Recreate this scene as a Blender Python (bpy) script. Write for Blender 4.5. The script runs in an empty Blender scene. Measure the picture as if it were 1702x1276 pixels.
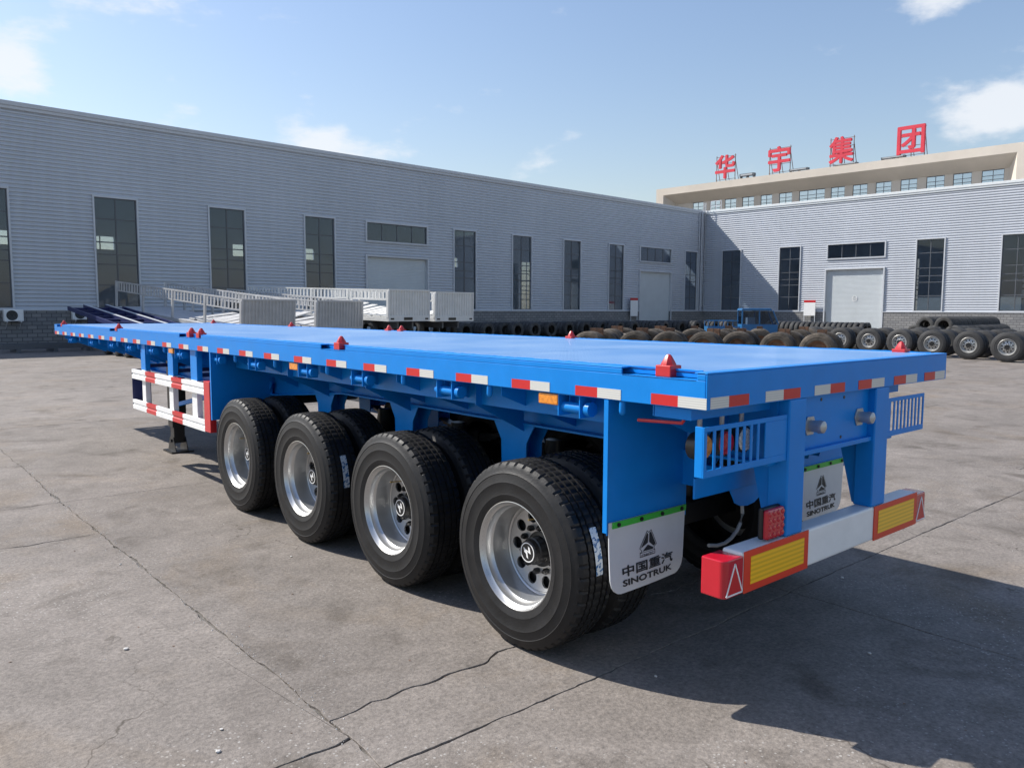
import bpy, bmesh, math, random
from mathutils import Vector, Matrix, noise as mnoise
random.seed(7)
sc = bpy.context.scene
C = sc.collection
rad = math.radians

# ------------------------------------------------------------------ camera
YAW, PITCH, ROLL = 0.7114, -0.0940, 0.0032
CAM = Vector((-2.7626, -1.9548, 1.8808))
F_PX = 1313.1
fwd = Vector((math.sin(YAW)*math.cos(PITCH), math.cos(YAW)*math.cos(PITCH), math.sin(PITCH)))
rgt0 = Vector((math.cos(YAW), -math.sin(YAW), 0)); up0 = rgt0.cross(fwd)
rgt = math.cos(ROLL)*rgt0 + math.sin(ROLL)*up0
upv = -math.sin(ROLL)*rgt0 + math.cos(ROLL)*up0
cd = bpy.data.cameras.new('camera'); co = bpy.data.objects.new('camera', cd); C.objects.link(co)
cd.sensor_fit = 'HORIZONTAL'; cd.sensor_width = 36; cd.lens = 36*F_PX/1702
cd.clip_start = 0.05; cd.clip_end = 3000
M = Matrix((rgt, upv, -fwd)).transposed().to_4x4(); M.translation = CAM
co.matrix_world = M; sc.camera = co

# ------------------------------------------------------------------ sun, sky, exposure
LIGHT = Vector((0.512, -0.95, -1.0)).normalized()          # direction the sunlight travels
TOSUN = -LIGHT
EL = math.asin(TOSUN.z); AZ = math.atan2(TOSUN.x, TOSUN.y)   # azimuth from +Y towards +X
sd = bpy.data.lights.new('sun', 'SUN'); sd.energy = 5.0; sd.angle = rad(0.53); sd.color = (1.0, 0.955, 0.88)
so = bpy.data.objects.new('sun', sd); C.objects.link(so)
so.rotation_euler = LIGHT.to_track_quat('-Z', 'Y').to_euler(); so.location = (-30, 50, 60)
sc.view_settings.view_transform = 'Standard'; sc.view_settings.look = 'None'
sc.view_settings.gamma = 1; sc.view_settings.use_curve_mapping = False
sc.view_settings.exposure = 0.42

w = bpy.data.worlds.new('World'); sc.world = w; w.use_nodes = True
cy = sc.cycles; cy.max_bounces = 7; cy.diffuse_bounces = 3; cy.glossy_bounces = 3; cy.transparent_max_bounces = 10; cy.use_adaptive_sampling = True; cy.adaptive_threshold = 0.015
N = w.node_tree.nodes; LK = w.node_tree.links; N.clear()
wout = N.new('ShaderNodeOutputWorld'); bg = N.new('ShaderNodeBackground'); bg.inputs[1].default_value = 0.110
LK.new(bg.outputs[0], wout.inputs[0])
sky = N.new('ShaderNodeTexSky'); sky.sky_type = 'NISHITA'; sky.sun_disc = False
sky.sun_elevation = EL; sky.sun_rotation = AZ % (2*math.pi)
sky.air_density = 1.5; sky.dust_density = 0.8; sky.ozone_density = 2.4; sky.altitude = 50
tc = N.new('ShaderNodeTexCoord')

def wmath(op, a, b=None, c=None, clamp=False):
    n = N.new('ShaderNodeMath'); n.operation = op; n.use_clamp = clamp
    for i, v in enumerate((a, b, c)):
        if v is None: continue
        if isinstance(v, (int, float)): n.inputs[i].default_value = v
        else: LK.new(v, n.inputs[i])
    return n.outputs[0]
def wdot(vec):
    n = N.new('ShaderNodeVectorMath'); n.operation = 'DOT_PRODUCT'
    LK.new(tc.outputs['Generated'], n.inputs[0]); n.inputs[1].default_value = vec
    return n.outputs['Value']
def pxdir(x, y):
    return (fwd + rgt*((x-851)/F_PX) - upv*((y-638)/F_PX)).normalized()
nz = N.new('ShaderNodeTexNoise'); nz.inputs['Scale'].default_value = 11.0; nz.inputs['Detail'].default_value = 10; nz.inputs['Roughness'].default_value = 0.58
mp = N.new('ShaderNodeMapping'); mp.inputs['Scale'].default_value = (1, 1, 2.2); mp.inputs['Location'].default_value = (3.1, 1.7, 0.4)
LK.new(tc.outputs['Generated'], mp.inputs[0]); LK.new(mp.outputs[0], nz.inputs['Vector'])
bias = None
# cumulus heads: where they stand in the sky, their spread (radians) and strength
for (x, y, sx, sy, k) in [(25, 98, .038, .032, .42), (265, 2, .085, .020, .26), (520, 232, .05, .020, .38),
                          (640, 262, .06, .022, .24), (925, 312, .06, .022, .20), (1690, 158, .05, .036, .34), (1630, 195, .055, .022, .22), (1560, -8, .08, .022, .30),
                          (400, 170, .25, .10, .05)]:
    d = pxdir(x, y); rv = d.cross(Vector((0, 0, 1))).normalized(); uv = rv.cross(d).normalized()
    a = wmath('MULTIPLY', wdot(rv), 1/sx); b = wmath('MULTIPLY', wdot(uv), 1/sy)
    r2 = wmath('ADD', wmath('MULTIPLY', a, a), wmath('MULTIPLY', b, b))
    front = wmath('GREATER_THAN', wdot(d), 0.0)
    g = wmath('MULTIPLY', wmath('MULTIPLY', wmath('EXPONENT', wmath('MULTIPLY', r2, -0.7)), k), front)
    bias = g if bias is None else wmath('ADD', bias, g)
val = wmath('ADD', nz.outputs['Fac'], bias)
mr = N.new('ShaderNodeMapRange'); mr.interpolation_type = 'SMOOTHSTEP'
mr.inputs['From Min'].default_value = 0.66; mr.inputs['From Max'].default_value = 0.93
mr.inputs['To Max'].default_value = 0.82
LK.new(val, mr.inputs['Value'])
mixc = N.new('ShaderNodeMix'); mixc.data_type = 'RGBA'
LK.new(mr.outputs[0], mixc.inputs['Factor']); tint = N.new('ShaderNodeMix'); tint.data_type = 'RGBA'; tint.blend_type = 'MULTIPLY'; tint.inputs['Factor'].default_value = 1; tint.inputs['B'].default_value = (.975, .945, 1.03, 1)
LK.new(sky.outputs[0], tint.inputs['A']); LK.new(tint.outputs['Result'], mixc.inputs['A'])
mixc.inputs['B'].default_value = (6.3, 6.5, 6.8, 1)
LK.new(mixc.outputs['Result'], bg.inputs[0])

# ------------------------------------------------------------------ materials
MATS = {}
def mat(name, col, rough=0.5, metal=0.0, var=0.12, vscale=3.0, bump=0.0, bscale=40.0, coat=0.0, spec=0.5, emit=None, rvar=0.0, objrand=0.0):
    if name in MATS: return MATS[name]
    m = bpy.data.materials.new(name); m.use_nodes = True; MATS[name] = m
    n = m.node_tree.nodes; l = m.node_tree.links; p = n['Principled BSDF']
    p.inputs['Roughness'].default_value = rough; p.inputs['Metallic'].default_value = metal
    p.inputs['Specular IOR Level'].default_value = spec
    p.inputs['Coat Weight'].default_value = coat; p.inputs['Coat Roughness'].default_value = 0.12
    tcn = n.new('ShaderNodeTexCoord')
    nz = n.new('ShaderNodeTexNoise'); nz.inputs['Scale'].default_value = vscale; nz.inputs['Detail'].default_value = 6
    nz.inputs['Roughness'].default_value = 0.65
    l.new(tcn.outputs['Object'], nz.inputs['Vector'])
    cr = n.new('ShaderNodeValToRGB')
    cr.color_ramp.elements[0].position = 0.3; cr.color_ramp.elements[1].position = 0.7
    cr.color_ramp.elements[0].color = [c*(1-var) for c in col]+[1]
    cr.color_ramp.elements[1].color = [min(1, c*(1+var)) for c in col]+[1]
    l.new(nz.outputs['Fac'], cr.inputs[0])
    src = cr.outputs[0]
    if objrand:
        oi = n.new('ShaderNodeObjectInfo'); hs = n.new('ShaderNodeHueSaturation')
        mr_ = n.new('ShaderNodeMapRange'); mr_.inputs['To Min'].default_value = 1-objrand; mr_.inputs['To Max'].default_value = 1+objrand
        l.new(oi.outputs['Random'], mr_.inputs['Value']); l.new(mr_.outputs[0], hs.inputs['Value']); l.new(src, hs.inputs['Color']); src = hs.outputs[0]
    l.new(src, p.inputs['Base Color'])
    if rvar:
        mr2 = n.new('ShaderNodeMapRange'); mr2.inputs['From Min'].default_value = .3; mr2.inputs['From Max'].default_value = .7
        mr2.inputs['To Min'].default_value = rough-rvar; mr2.inputs['To Max'].default_value = rough+rvar
        l.new(nz.outputs['Fac'], mr2.inputs['Value']); l.new(mr2.outputs[0], p.inputs['Roughness'])
    if bump:
        nb = n.new('ShaderNodeTexNoise'); nb.inputs['Scale'].default_value = bscale; nb.inputs['Detail'].default_value = 4
        l.new(tcn.outputs['Object'], nb.inputs['Vector'])
        b = n.new('ShaderNodeBump'); b.inputs['Strength'].default_value = bump; b.inputs['Distance'].default_value = 0.01
        l.new(nb.outputs['Fac'], b.inputs['Height']); l.new(b.outputs[0], p.inputs['Normal'])
    if emit:
        p.inputs['Emission Color'].default_value = (*emit[0], 1); p.inputs['Emission Strength'].default_value = emit[1]
    return m

BLUE = mat('blue_paint', (0.005, 0.222, 0.675), 0.36, var=0.06, vscale=5, bump=0.05, bscale=9, coat=0.0, spec=0.22, rvar=0.05)
RED = mat('red_paint', (0.55, 0.02, 0.025), 0.4, var=0.12, vscale=8, coat=0.2)
REDLENS = mat('red_lens', (0.50, 0.008, 0.022), 0.22, var=0.1, coat=0.5)
WHITEP = mat('white_paint', (0.84, 0.84, 0.83), 0.4, var=0.05, vscale=6)
RFRED = mat('reflective_red', (0.55, 0.018, 0.02), 0.35, var=0.08)
ORANGE = mat('orange_border', (0.72, 0.042, 0.012), 0.4, var=0.05)
AMBER = mat('amber_lens', (0.85, 0.26, 0.02), 0.25, var=0.35, vscale=60, bump=0.3, bscale=120, coat=0.5)
RUBBER = mat('tyre_rubber', (0.011, 0.011, 0.012), 0.56, var=0.35, vscale=9, bump=0.12, bscale=90, rvar=0.1, spec=0.35)
RUBBER_D = mat('dusty_rubber', (0.05, 0.05, 0.05), 0.75, var=0.5, vscale=4, bump=0.2, bscale=30, objrand=0.3)
RUBBER_B = mat('brown_dusty_rubber', (0.078, 0.064, 0.050), 0.85, var=0.6, vscale=5, bump=0.35, bscale=26, objrand=0.45)
RUST = mat('rusty_steel', (0.16, 0.085, 0.05), 0.8, var=0.5, vscale=7, bump=0.3)
RIM = mat('silver_rim', (0.56, 0.56, 0.555), 0.34, metal=0.8, var=0.04, vscale=3)
STEEL = mat('grey_steel', (0.42, 0.43, 0.44), 0.4, metal=0.6, var=0.12)
BLACKP = mat('black_paint', (0.012, 0.012, 0.013), 0.4, var=0.2)
BLACKM = mat('black_mark', (0.02, 0.022, 0.025), 0.6, var=0.05)
FLAP = mat('grey_mudflap', (0.62, 0.635, 0.65), 0.45, var=0.06, vscale=4)
GREEN = mat('green_strip', (0.05, 0.46, 0.05), 0.45, var=0.08)
NAVY = mat('navy_paint', (0.014, 0.022, 0.10), 0.45, var=0.25)
GREYP = mat('grey_primer', (0.46, 0.46, 0.46), 0.6, var=0.14, vscale=2, objrand=0.06)
WHITEG = mat('offwhite_primer', (0.66, 0.66, 0.64), 0.55, var=0.1, vscale=2)
def cladding_mat():
    m = bpy.data.materials.new('grey_cladding'); m.use_nodes = True; n = m.node_tree.nodes; l = m.node_tree.links; p = n['Principled BSDF']
    t = n.new('ShaderNodeTexCoord'); mp = n.new('ShaderNodeMapping'); mp.inputs['Scale'].default_value = (2.2, 2.2, 0.10); l.new(t.outputs['Object'], mp.inputs[0])
    a = n.new('ShaderNodeTexNoise'); a.inputs['Scale'].default_value = 1.0; a.inputs['Detail'].default_value = 5; a.inputs['Roughness'].default_value = .7; l.new(mp.outputs[0], a.inputs['Vector'])
    b = n.new('ShaderNodeTexNoise'); b.inputs['Scale'].default_value = .22; b.inputs['Detail'].default_value = 4; l.new(t.outputs['Object'], b.inputs['Vector'])
    ad = n.new('ShaderNodeMath'); l.new(a.outputs['Fac'], ad.inputs[0]); l.new(b.outputs['Fac'], ad.inputs[1])
    cr = n.new('ShaderNodeValToRGB'); cr.color_ramp.elements[0].position = .38; cr.color_ramp.elements[1].position = .62
    hf = n.new('ShaderNodeMath'); hf.operation = 'MULTIPLY'; hf.inputs[1].default_value = .5; l.new(ad.outputs[0], hf.inputs[0]); l.new(hf.outputs[0], cr.inputs[0])
    cr.color_ramp.elements[0].color = (.50, .528, .572, 1); cr.color_ramp.elements[1].color = (.55, .578, .626, 1)
    l.new(cr.outputs[0], p.inputs['Base Color']); p.inputs['Roughness'].default_value = .45; p.inputs['Metallic'].default_value = .1
    return m
CLAD_L = cladding_mat()
SHUT = mat('roller_shutter_paint', (0.60, 0.64, 0.66), 0.45, var=0.05, vscale=0.8)
TRIMG = mat('grey_trim', (0.55, 0.57, 0.60), 0.4, var=0.06)
TRIMW = mat('white_flashing', (0.72, 0.75, 0.76), 0.4, var=0.05)
DARKF = mat('dark_window_frame', (0.09, 0.10, 0.115), 0.45, var=0.1)
INTW = mat('interior_plaster', (0.50, 0.54, 0.57), 0.8, var=0.08, vscale=0.5)
FLOORG = mat('grey_floor', (0.36, 0.37, 0.38), 0.6, var=0.1, vscale=.4)
STONE = mat('pale_stone', (0.55, 0.53, 0.50), 0.85, var=0.2, vscale=20, bump=0.3)
ROOFRED = mat('sign_red', (0.62, 0.035, 0.06), 0.5, var=0.1, vscale=1)
GOLD = mat('brass', (0.6, 0.45, 0.2), 0.35, metal=0.9, var=0.1)
LED = mat('clear_lamp', (0.6, 0.62, 0.6), 0.2, var=0.5, vscale=90, coat=0.5)

def glass(name, tint, refl):
    m = bpy.data.materials.new(name); m.use_nodes = True; n = m.node_tree.nodes; l = m.node_tree.links; n.clear()
    o = n.new('ShaderNodeOutputMaterial'); mx = n.new('ShaderNodeMixShader'); tr = n.new('ShaderNodeBsdfTransparent'); gl = n.new('ShaderNodeBsdfGlossy')
    tr.inputs[0].default_value = (*tint, 1); gl.inputs['Roughness'].default_value = 0.03; gl.inputs[0].default_value = (.9, .95, 1, 1)
    lw = n.new('ShaderNodeLayerWeight'); lw.inputs[0].default_value = 0.35
    mr = n.new('ShaderNodeMapRange'); mr.inputs['To Min'].default_value = refl[0]; mr.inputs['To Max'].default_value = refl[1]
    l.new(lw.outputs['Fresnel'], mr.inputs['Value']); l.new(mr.outputs[0], mx.inputs[0]); l.new(tr.outputs[0], mx.inputs[1]); l.new(gl.outputs[0], mx.inputs[2]); l.new(mx.outputs[0], o.inputs[0])
    return m
GLASS = glass('window_glass', (0.60, 0.66, 0.72), (0.025, 0.16))
GLASSC = glass('clear_glass', (0.95, 0.96, 0.97), (0.03, 0.3))
GLASSB = glass('blue_office_glass', (0.25, 0.40, 0.52), (0.5, 0.9))

def deck_material():
    m = bpy.data.materials.new('blue_chequer_plate'); m.use_nodes = True; n = m.node_tree.nodes; l = m.node_tree.links; p = n['Principled BSDF']
    t = n.new('ShaderNodeTexCoord'); sx = n.new('ShaderNodeSeparateXYZ'); l.new(t.outputs['Object'], sx.inputs[0])
    def mm(op, a, b=None):
        q = n.new('ShaderNodeMath'); q.operation = op
        for i, v in enumerate((a, b)):
            if v is None: continue
            if isinstance(v, (int, float)): q.inputs[i].default_value = v
            else: l.new(v, q.inputs[i])
        return q.outputs[0]
    a = mm('SINE', mm('MULTIPLY', mm('ADD', sx.outputs[0], sx.outputs[1]), 110.0))
    b = mm('SINE', mm('MULTIPLY', mm('SUBTRACT', sx.outputs[0], sx.outputs[1]), 110.0))
    h = mm('POWER', mm('MAXIMUM', mm('MULTIPLY', a, b), 0.0), 0.6)
    bp = n.new('ShaderNodeBump'); bp.inputs['Strength'].default_value = 0.8; bp.inputs['Distance'].default_value = 0.002
    l.new(h, bp.inputs['Height']); l.new(bp.outputs[0], p.inputs['Normal'])
    nz = n.new('ShaderNodeTexNoise'); nz.inputs['Scale'].default_value = 1.3; nz.inputs['Detail'].default_value = 8; l.new(t.outputs['Object'], nz.inputs['Vector'])
    cr = n.new('ShaderNodeValToRGB'); cr.color_ramp.elements[0].position = .3; cr.color_ramp.elements[1].position = .75
    cr.color_ramp.elements[0].color = (0.085, 0.240, 0.52, 1); cr.color_ramp.elements[1].color = (0.23, 0.375, 0.60, 1)  # paler than the beam paint: dust, plus sky glare put into the colour
    l.new(nz.outputs['Fac'], cr.inputs[0]); l.new(cr.outputs[0], p.inputs['Base Color'])
    p.inputs['Roughness'].default_value = 0.42; p.inputs['Coat Weight'].default_value = 0.1
    return m
DECK = deck_material()

def concrete(name, c0, c1, objrand):
    m = bpy.data.materials.new(name); m.use_nodes = True; n = m.node_tree.nodes; l = m.node_tree.links; p = n['Principled BSDF']
    g = n.new('ShaderNodeNewGeometry')
    def noise(s, d=6, r=.6, dist=0):
        q = n.new('ShaderNodeTexNoise'); q.inputs['Scale'].default_value = s; q.inputs['Detail'].default_value = d; q.inputs['Roughness'].default_value = r; q.inputs['Distortion'].default_value = dist
        l.new(g.outputs['Position'], q.inputs['Vector']); return q.outputs['Fac']
    def ramp(f, p0, p1, a, b):
        q = n.new('ShaderNodeValToRGB'); q.color_ramp.elements[0].position = p0; q.color_ramp.elements[1].position = p1
        q.color_ramp.elements[0].color = (*a, 1); q.color_ramp.elements[1].color = (*b, 1); l.new(f, q.inputs[0]); return q.outputs[0]
    def mix(mode, fac, a, b):
        q = n.new('ShaderNodeMix'); q.data_type = 'RGBA'; q.blend_type = mode
        for k, v in (('Factor', fac), ('A', a), ('B', b)):
            if isinstance(v, (int, float)): q.inputs[k].default_value = v
            elif isinstance(v, tuple): q.inputs[k].default_value = (*v, 1)
            else: l.new(v, q.inputs[k])
        return q.outputs['Result']
    base = ramp(noise(0.9, 5, .62), .3, .7, c0, c1)
    fine = ramp(noise(38, 4, .78), .25, .75, (.44, .44, .44), (1.46, 1.46, 1.46))
    base = mix('MULTIPLY', 0.85, base, fine)
    mid = ramp(noise(5.5, 4, .7), .3, .72, (.80, .80, .80), (1.12, 1.12, 1.12))
    base = mix('MULTIPLY', 0.9, base, mid)
    # worn patches where pale aggregate shows
    vo = n.new('ShaderNodeTexVoronoi'); vo.inputs['Scale'].default_value = 62; l.new(g.outputs['Position'], vo.inputs['Vector'])
    sep = n.new('ShaderNodeSeparateColor'); l.new(vo.outputs['Color'], sep.inputs[0])
    gt = n.new('ShaderNodeMath'); gt.operation = 'GREATER_THAN'; gt.inputs[1].default_value = 0.87; l.new(sep.outputs[0], gt.inputs[0])
    lt = n.new('ShaderNodeMath'); lt.operation = 'LESS_THAN'; lt.inputs[1].default_value = 0.36; l.new(vo.outputs['Distance'], lt.inputs[0])
    spk = n.new('ShaderNodeMath'); spk.operation = 'MULTIPLY'; l.new(gt.outputs[0], spk.inputs[0]); l.new(lt.outputs[0], spk.inputs[1])
    wear = n.new('ShaderNodeMapRange'); wear.inputs['From Min'].default_value = .47; wear.inputs['From Max'].default_value = .62; l.new(noise(0.65, 5, .6), wear.inputs['Value'])
    sw = n.new('ShaderNodeMath'); sw.operation = 'MULTIPLY'; l.new(spk.outputs[0], sw.inputs[0]); l.new(wear.outputs[0], sw.inputs[1])
    base = mix('MIX', sw.outputs[0], base, (.38, .36, .335))
    # oil stains and brown dirt
    st = ramp(noise(1.7, 4, .55, .6), .55, .72, (1, 1, 1), (.50, .48, .45))
    base = mix('MULTIPLY', 0.8, base, st)
    st2 = ramp(noise(0.55, 6, .7, 1.0), .52, .70, (1, 1, 1), (.92, .84, .72))
    base = mix('MULTIPLY', 0.8, base, st2)
    # hairline crazing
    v2 = n.new('ShaderNodeTexVoronoi'); v2.feature = 'DISTANCE_TO_EDGE'; v2.inputs['Scale'].default_value = 0.55
    dn = n.new('ShaderNodeTexNoise'); dn.inputs['Scale'].default_value = 2.2; dn.inputs['Detail'].default_value = 4; l.new(g.outputs['Position'], dn.inputs['Vector'])
    vm = n.new('ShaderNodeVectorMath'); vm.operation = 'SCALE'; vm.inputs['Scale'].default_value = 0.9; l.new(dn.outputs['Color'], vm.inputs[0])
    va = n.new('ShaderNodeVectorMath'); l.new(g.outputs['Position'], va.inputs[0]); l.new(vm.outputs[0], va.inputs[1]); l.new(va.outputs[0], v2.inputs['Vector'])
    ck = ramp(v2.outputs['Distance'], .0, .0045, (.45, .43, .40), (1, 1, 1))
    ckm = n.new('ShaderNodeMapRange'); ckm.inputs['From Min'].default_value = .50; ckm.inputs['From Max'].default_value = .56; l.new(noise(0.4, 3), ckm.inputs['Value'])
    base = mix('MULTIPLY', ckm.outputs[0], base, ck)
    if objrand:
        oi = n.new('ShaderNodeObjectInfo'); hs = n.new('ShaderNodeHueSaturation'); q = n.new('ShaderNodeMapRange')
        q.inputs['To Min'].default_value = 1-objrand; q.inputs['To Max'].default_value = 1+objrand
        l.new(oi.outputs['Random'], q.inputs['Value']); l.new(q.outputs[0], hs.inputs['Value']); l.new(base, hs.inputs['Color']); base = hs.outputs[0]
    l.new(base, p.inputs['Base Color'])
    p.inputs['Roughness'].default_value = 0.82; p.inputs['Specular IOR Level'].default_value = 0.35
    bp = n.new('ShaderNodeBump'); bp.inputs['Strength'].default_value = 0.55; bp.inputs['Distance'].default_value = 0.006
    ad = n.new('ShaderNodeMath'); ad.operation = 'ADD'; l.new(noise(60, 2, .75), ad.inputs[0]); l.new(noise(9, 1, .7), ad.inputs[1])
    l.new(ad.outputs[0], bp.inputs['Height']); l.new(bp.outputs[0], p.inputs['Normal'])
    return m
CONC = concrete('yard_concrete', (0.176, 0.154, 0.135), (0.252, 0.222, 0.197), 0.07)
DIRT = concrete('joint_dirt', (0.10, 0.092, 0.082), (0.15, 0.138, 0.122), 0)

def block_mat():
    m = bpy.data.materials.new('grey_blockwork'); m.use_nodes = True; n = m.node_tree.nodes; l = m.node_tree.links; p = n['Principled BSDF']
    t = n.new('ShaderNodeTexCoord'); mp = n.new('ShaderNodeMapping'); mp.inputs['Rotation'].default_value = (rad(90), 0, 0)
    b = n.new('ShaderNodeTexBrick'); b.inputs['Scale'].default_value = 1; b.inputs['Color1'].default_value = (.20, .20, .205, 1); b.inputs['Color2'].default_value = (.27, .265, .26, 1); b.inputs['Mortar'].default_value = (.10, .10, .10, 1)
    b.inputs['Brick Width'].default_value = .45; b.inputs['Row Height'].default_value = .2; b.inputs['Mortar Size'].default_value = .018
    l.new(t.outputs['UV'], b.inputs['Vector']); l.new(b.outputs[0], p.inputs['Base Color']); p.inputs['Roughness'].default_value = .85
    return m
BLOCK = block_mat()
def sticker_mat():
    m = bpy.data.materials.new('printed_sticker'); m.use_nodes = True; n = m.node_tree.nodes; l = m.node_tree.links; p = n['Principled BSDF']
    t = n.new('ShaderNodeTexCoord'); nz = n.new('ShaderNodeTexNoise'); nz.inputs['Scale'].default_value = 55; nz.inputs['Detail'].default_value = 3
    l.new(t.outputs['Object'], nz.inputs['Vector']); cr = n.new('ShaderNodeValToRGB'); cr.color_ramp.interpolation = 'CONSTANT'
    cr.color_ramp.elements[0].color = (.55, .60, .64, 1); cr.color_ramp.elements[1].position = .55; cr.color_ramp.elements[1].color = (.03, .12, .28, 1)
    l.new(nz.outputs['Fac'], cr.inputs[0]); l.new(cr.outputs[0], p.inputs['Base Color']); p.inputs['Roughness'].default_value = .35
    return m
STICK = sticker_mat()
def ridged(name, col, freq, axis, darken):
    m = bpy.data.materials.new(name); m.use_nodes = True; n = m.node_tree.nodes; l = m.node_tree.links; p = n['Principled BSDF']
    t = n.new('ShaderNodeTexCoord'); wv = n.new('ShaderNodeTexWave'); wv.bands_direction = axis; wv.inputs['Scale'].default_value = freq
    wv.inputs['Distortion'].default_value = .15
    l.new(t.outputs['Object'], wv.inputs['Vector']); cr = n.new('ShaderNodeValToRGB'); cr.color_ramp.elements[0].color = [c*darken for c in col]+[1]; cr.color_ramp.elements[1].color = (*col, 1)
    cr.color_ramp.elements[0].position = .2; cr.color_ramp.elements[1].position = .7
    l.new(wv.outputs['Fac'], cr.inputs[0]); l.new(cr.outputs[0], p.inputs['Base Color']); p.inputs['Roughness'].default_value = .3
    return m
YELLOW = ridged('yellow_reflector', (1.0, 0.56, 0.012), 14.0, 'Z', 0.8)
RFWHITE = ridged('reflective_white', (0.66, 0.66, 0.62), 30.0, 'Z', 0.82)

# ------------------------------------------------------------------ mesh helpers
class MB:
    def __init__(s): s.v = []; s.f = []; s.m = []; s.mi = 0
    def add(s, vs, fs):
        o = len(s.v); s.v += [tuple(p) for p in vs]; s.f += [tuple(i+o for i in f) for f in fs]; s.m += [s.mi]*len(fs); return s
    def box(s, x0, x1, y0, y1, z0, z1):
        v = [(x0, y0, z0), (x1, y0, z0), (x1, y1, z0), (x0, y1, z0), (x0, y0, z1), (x1, y0, z1), (x1, y1, z1), (x0, y1, z1)]
        return s.add(v, [(0, 3, 2, 1), (4, 5, 6, 7), (0, 1, 5, 4), (1, 2, 6, 5), (2, 3, 7, 6), (3, 0, 4, 7)])
    def prism(s, poly, lo, hi, ax):            # poly in the two other axes (in xyz order), extruded along ax
        def P(a, b, t): return {'x': (t, a, b), 'y': (a, t, b), 'z': (a, b, t)}[ax]
        n = len(poly)
        v = [P(a, b, lo) for a, b in poly]+[P(a, b, hi) for a, b in poly]
        return s.add(v, [tuple(range(n))[::-1], tuple(range(n, 2*n))]+[(i, (i+1) % n, (i+1) % n+n, i+n) for i in range(n)])
    def bar(s, p0, p1, w, h, up=(0, 0, 1)):
        p0 = Vector(p0); p1 = Vector(p1); d = (p1-p0).normalized(); u = Vector(up)
        if abs(d.dot(u)) > .98: u = Vector((1, 0, 0))
        r = d.cross(u).normalized()*w/2; u2 = r.cross(d).normalized()*h/2
        v = [p+a*r+b*u2 for p in (p0, p1) for a, b in ((-1, -1), (1, -1), (1, 1), (-1, 1))]
        return s.add(v, [(3, 2, 1, 0), (4, 5, 6, 7)]+[(i, (i+1) % 4, (i+1) % 4+4, i+4) for i in range(4)])
    def tube(s, pts, r, n=8, caps=True):
        pts = [Vector(p) for p in pts]; rr = r if isinstance(r, (list, tuple)) else [r]*len(pts); vs = []; fs = []
        for i, p in enumerate(pts):
            d = (pts[min(i+1, len(pts)-1)]-pts[max(i-1, 0)]).normalized()
            u = Vector((0, 0, 1)) if abs(d.z) < .9 else Vector((1, 0, 0))
            a = d.cross(u).normalized(); b = a.cross(d)
            vs += [p+rr[i]*(math.cos(t)*a+math.sin(t)*b) for t in [2*math.pi*k/n for k in range(n)]]
        for i in range(len(pts)-1):
            fs += [(i*n+k, i*n+(k+1) % n, (i+1)*n+(k+1) % n, (i+1)*n+k) for k in range(n)]
        if caps: fs += [tuple(range(n))[::-1], tuple(range((len(pts)-1)*n, len(pts)*n))]
        return s.add(vs, fs)
    def lathe(s, prof, n=48, axis='x', o=(0, 0, 0), close=False):   # prof: (radius, axial)
        vs = []; m = len(prof)
        for k in range(n):
            t = 2*math.pi*k/n; c, q = math.cos(t), math.sin(t)
            for r, a in prof:
                p = {'x': (a, r*c, r*q), 'y': (r*c, a, r*q), 'z': (r*c, r*q, a)}[axis]
                vs.append((p[0]+o[0], p[1]+o[1], p[2]+o[2]))
        fs = []
        for k in range(n):
            k2 = (k+1) % n
            for j in range(m-1+(1 if close else 0)):
                j2 = (j+1) % m
                fs.append((k*m+j, k2*m+j, k2*m+j2, k*m+j2))
        return s.add(vs, fs)
    def mesh(s, name, mats, smooth=None, uv=None):
        me = bpy.data.meshes.new(name); me.from_pydata(s.v, [], s.f); me.update()
        for m in (mats if isinstance(mats, (list, tuple)) else [mats]): me.materials.append(m)
        me.polygons.foreach_set('material_index', s.m)
        if uv:
            ul = me.uv_layers.new(name='UVMap')
            for lp in me.loops: ul.data[lp.index].uv = uv(me.vertices[lp.vertex_index].co)
        if smooth is not None:
            me.shade_smooth(); me.set_sharp_from_angle(angle=smooth)
        return me
    def obj(s, name, mats, parent=None, smooth=None, bevel=0, uv=None):
        return link(name, s.mesh(name, mats, smooth, uv), parent, bevel)
def link(name, me, parent=None, bevel=0):
    o = bpy.data.objects.new(name, me); C.objects.link(o)
    if parent is not None:
        o.parent = parent
        if parent.get('_w'): o.matrix_parent_inverse = Matrix.Translation(-Vector(parent.location))
    if bevel:
        b = o.modifiers.new('Bevel', 'BEVEL'); b.width = bevel; b.segments = 2; b.limit_method = 'ANGLE'; b.angle_limit = rad(40)
    return o
def tag(o, label, cat, group=None):
    o['label'] = label; o['category'] = cat
    if group: o['group'] = group
    return o
def empty(name, loc=(0, 0, 0), rot=(0, 0, 0), parent=None):
    o = bpy.data.objects.new(name, None); C.objects.link(o); o.location = loc; o.rotation_euler = rot; o.empty_display_size = .2
    if parent is not None: o.parent = parent
    return o
def struct(o): o['kind'] = 'structure'; return o
def copy_tree(o, parent=None):
    c = o.copy(); C.objects.link(c)
    if parent is not None: c.parent = parent
    for ch in list(o.children): copy_tree(ch, c)
    return c
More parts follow.
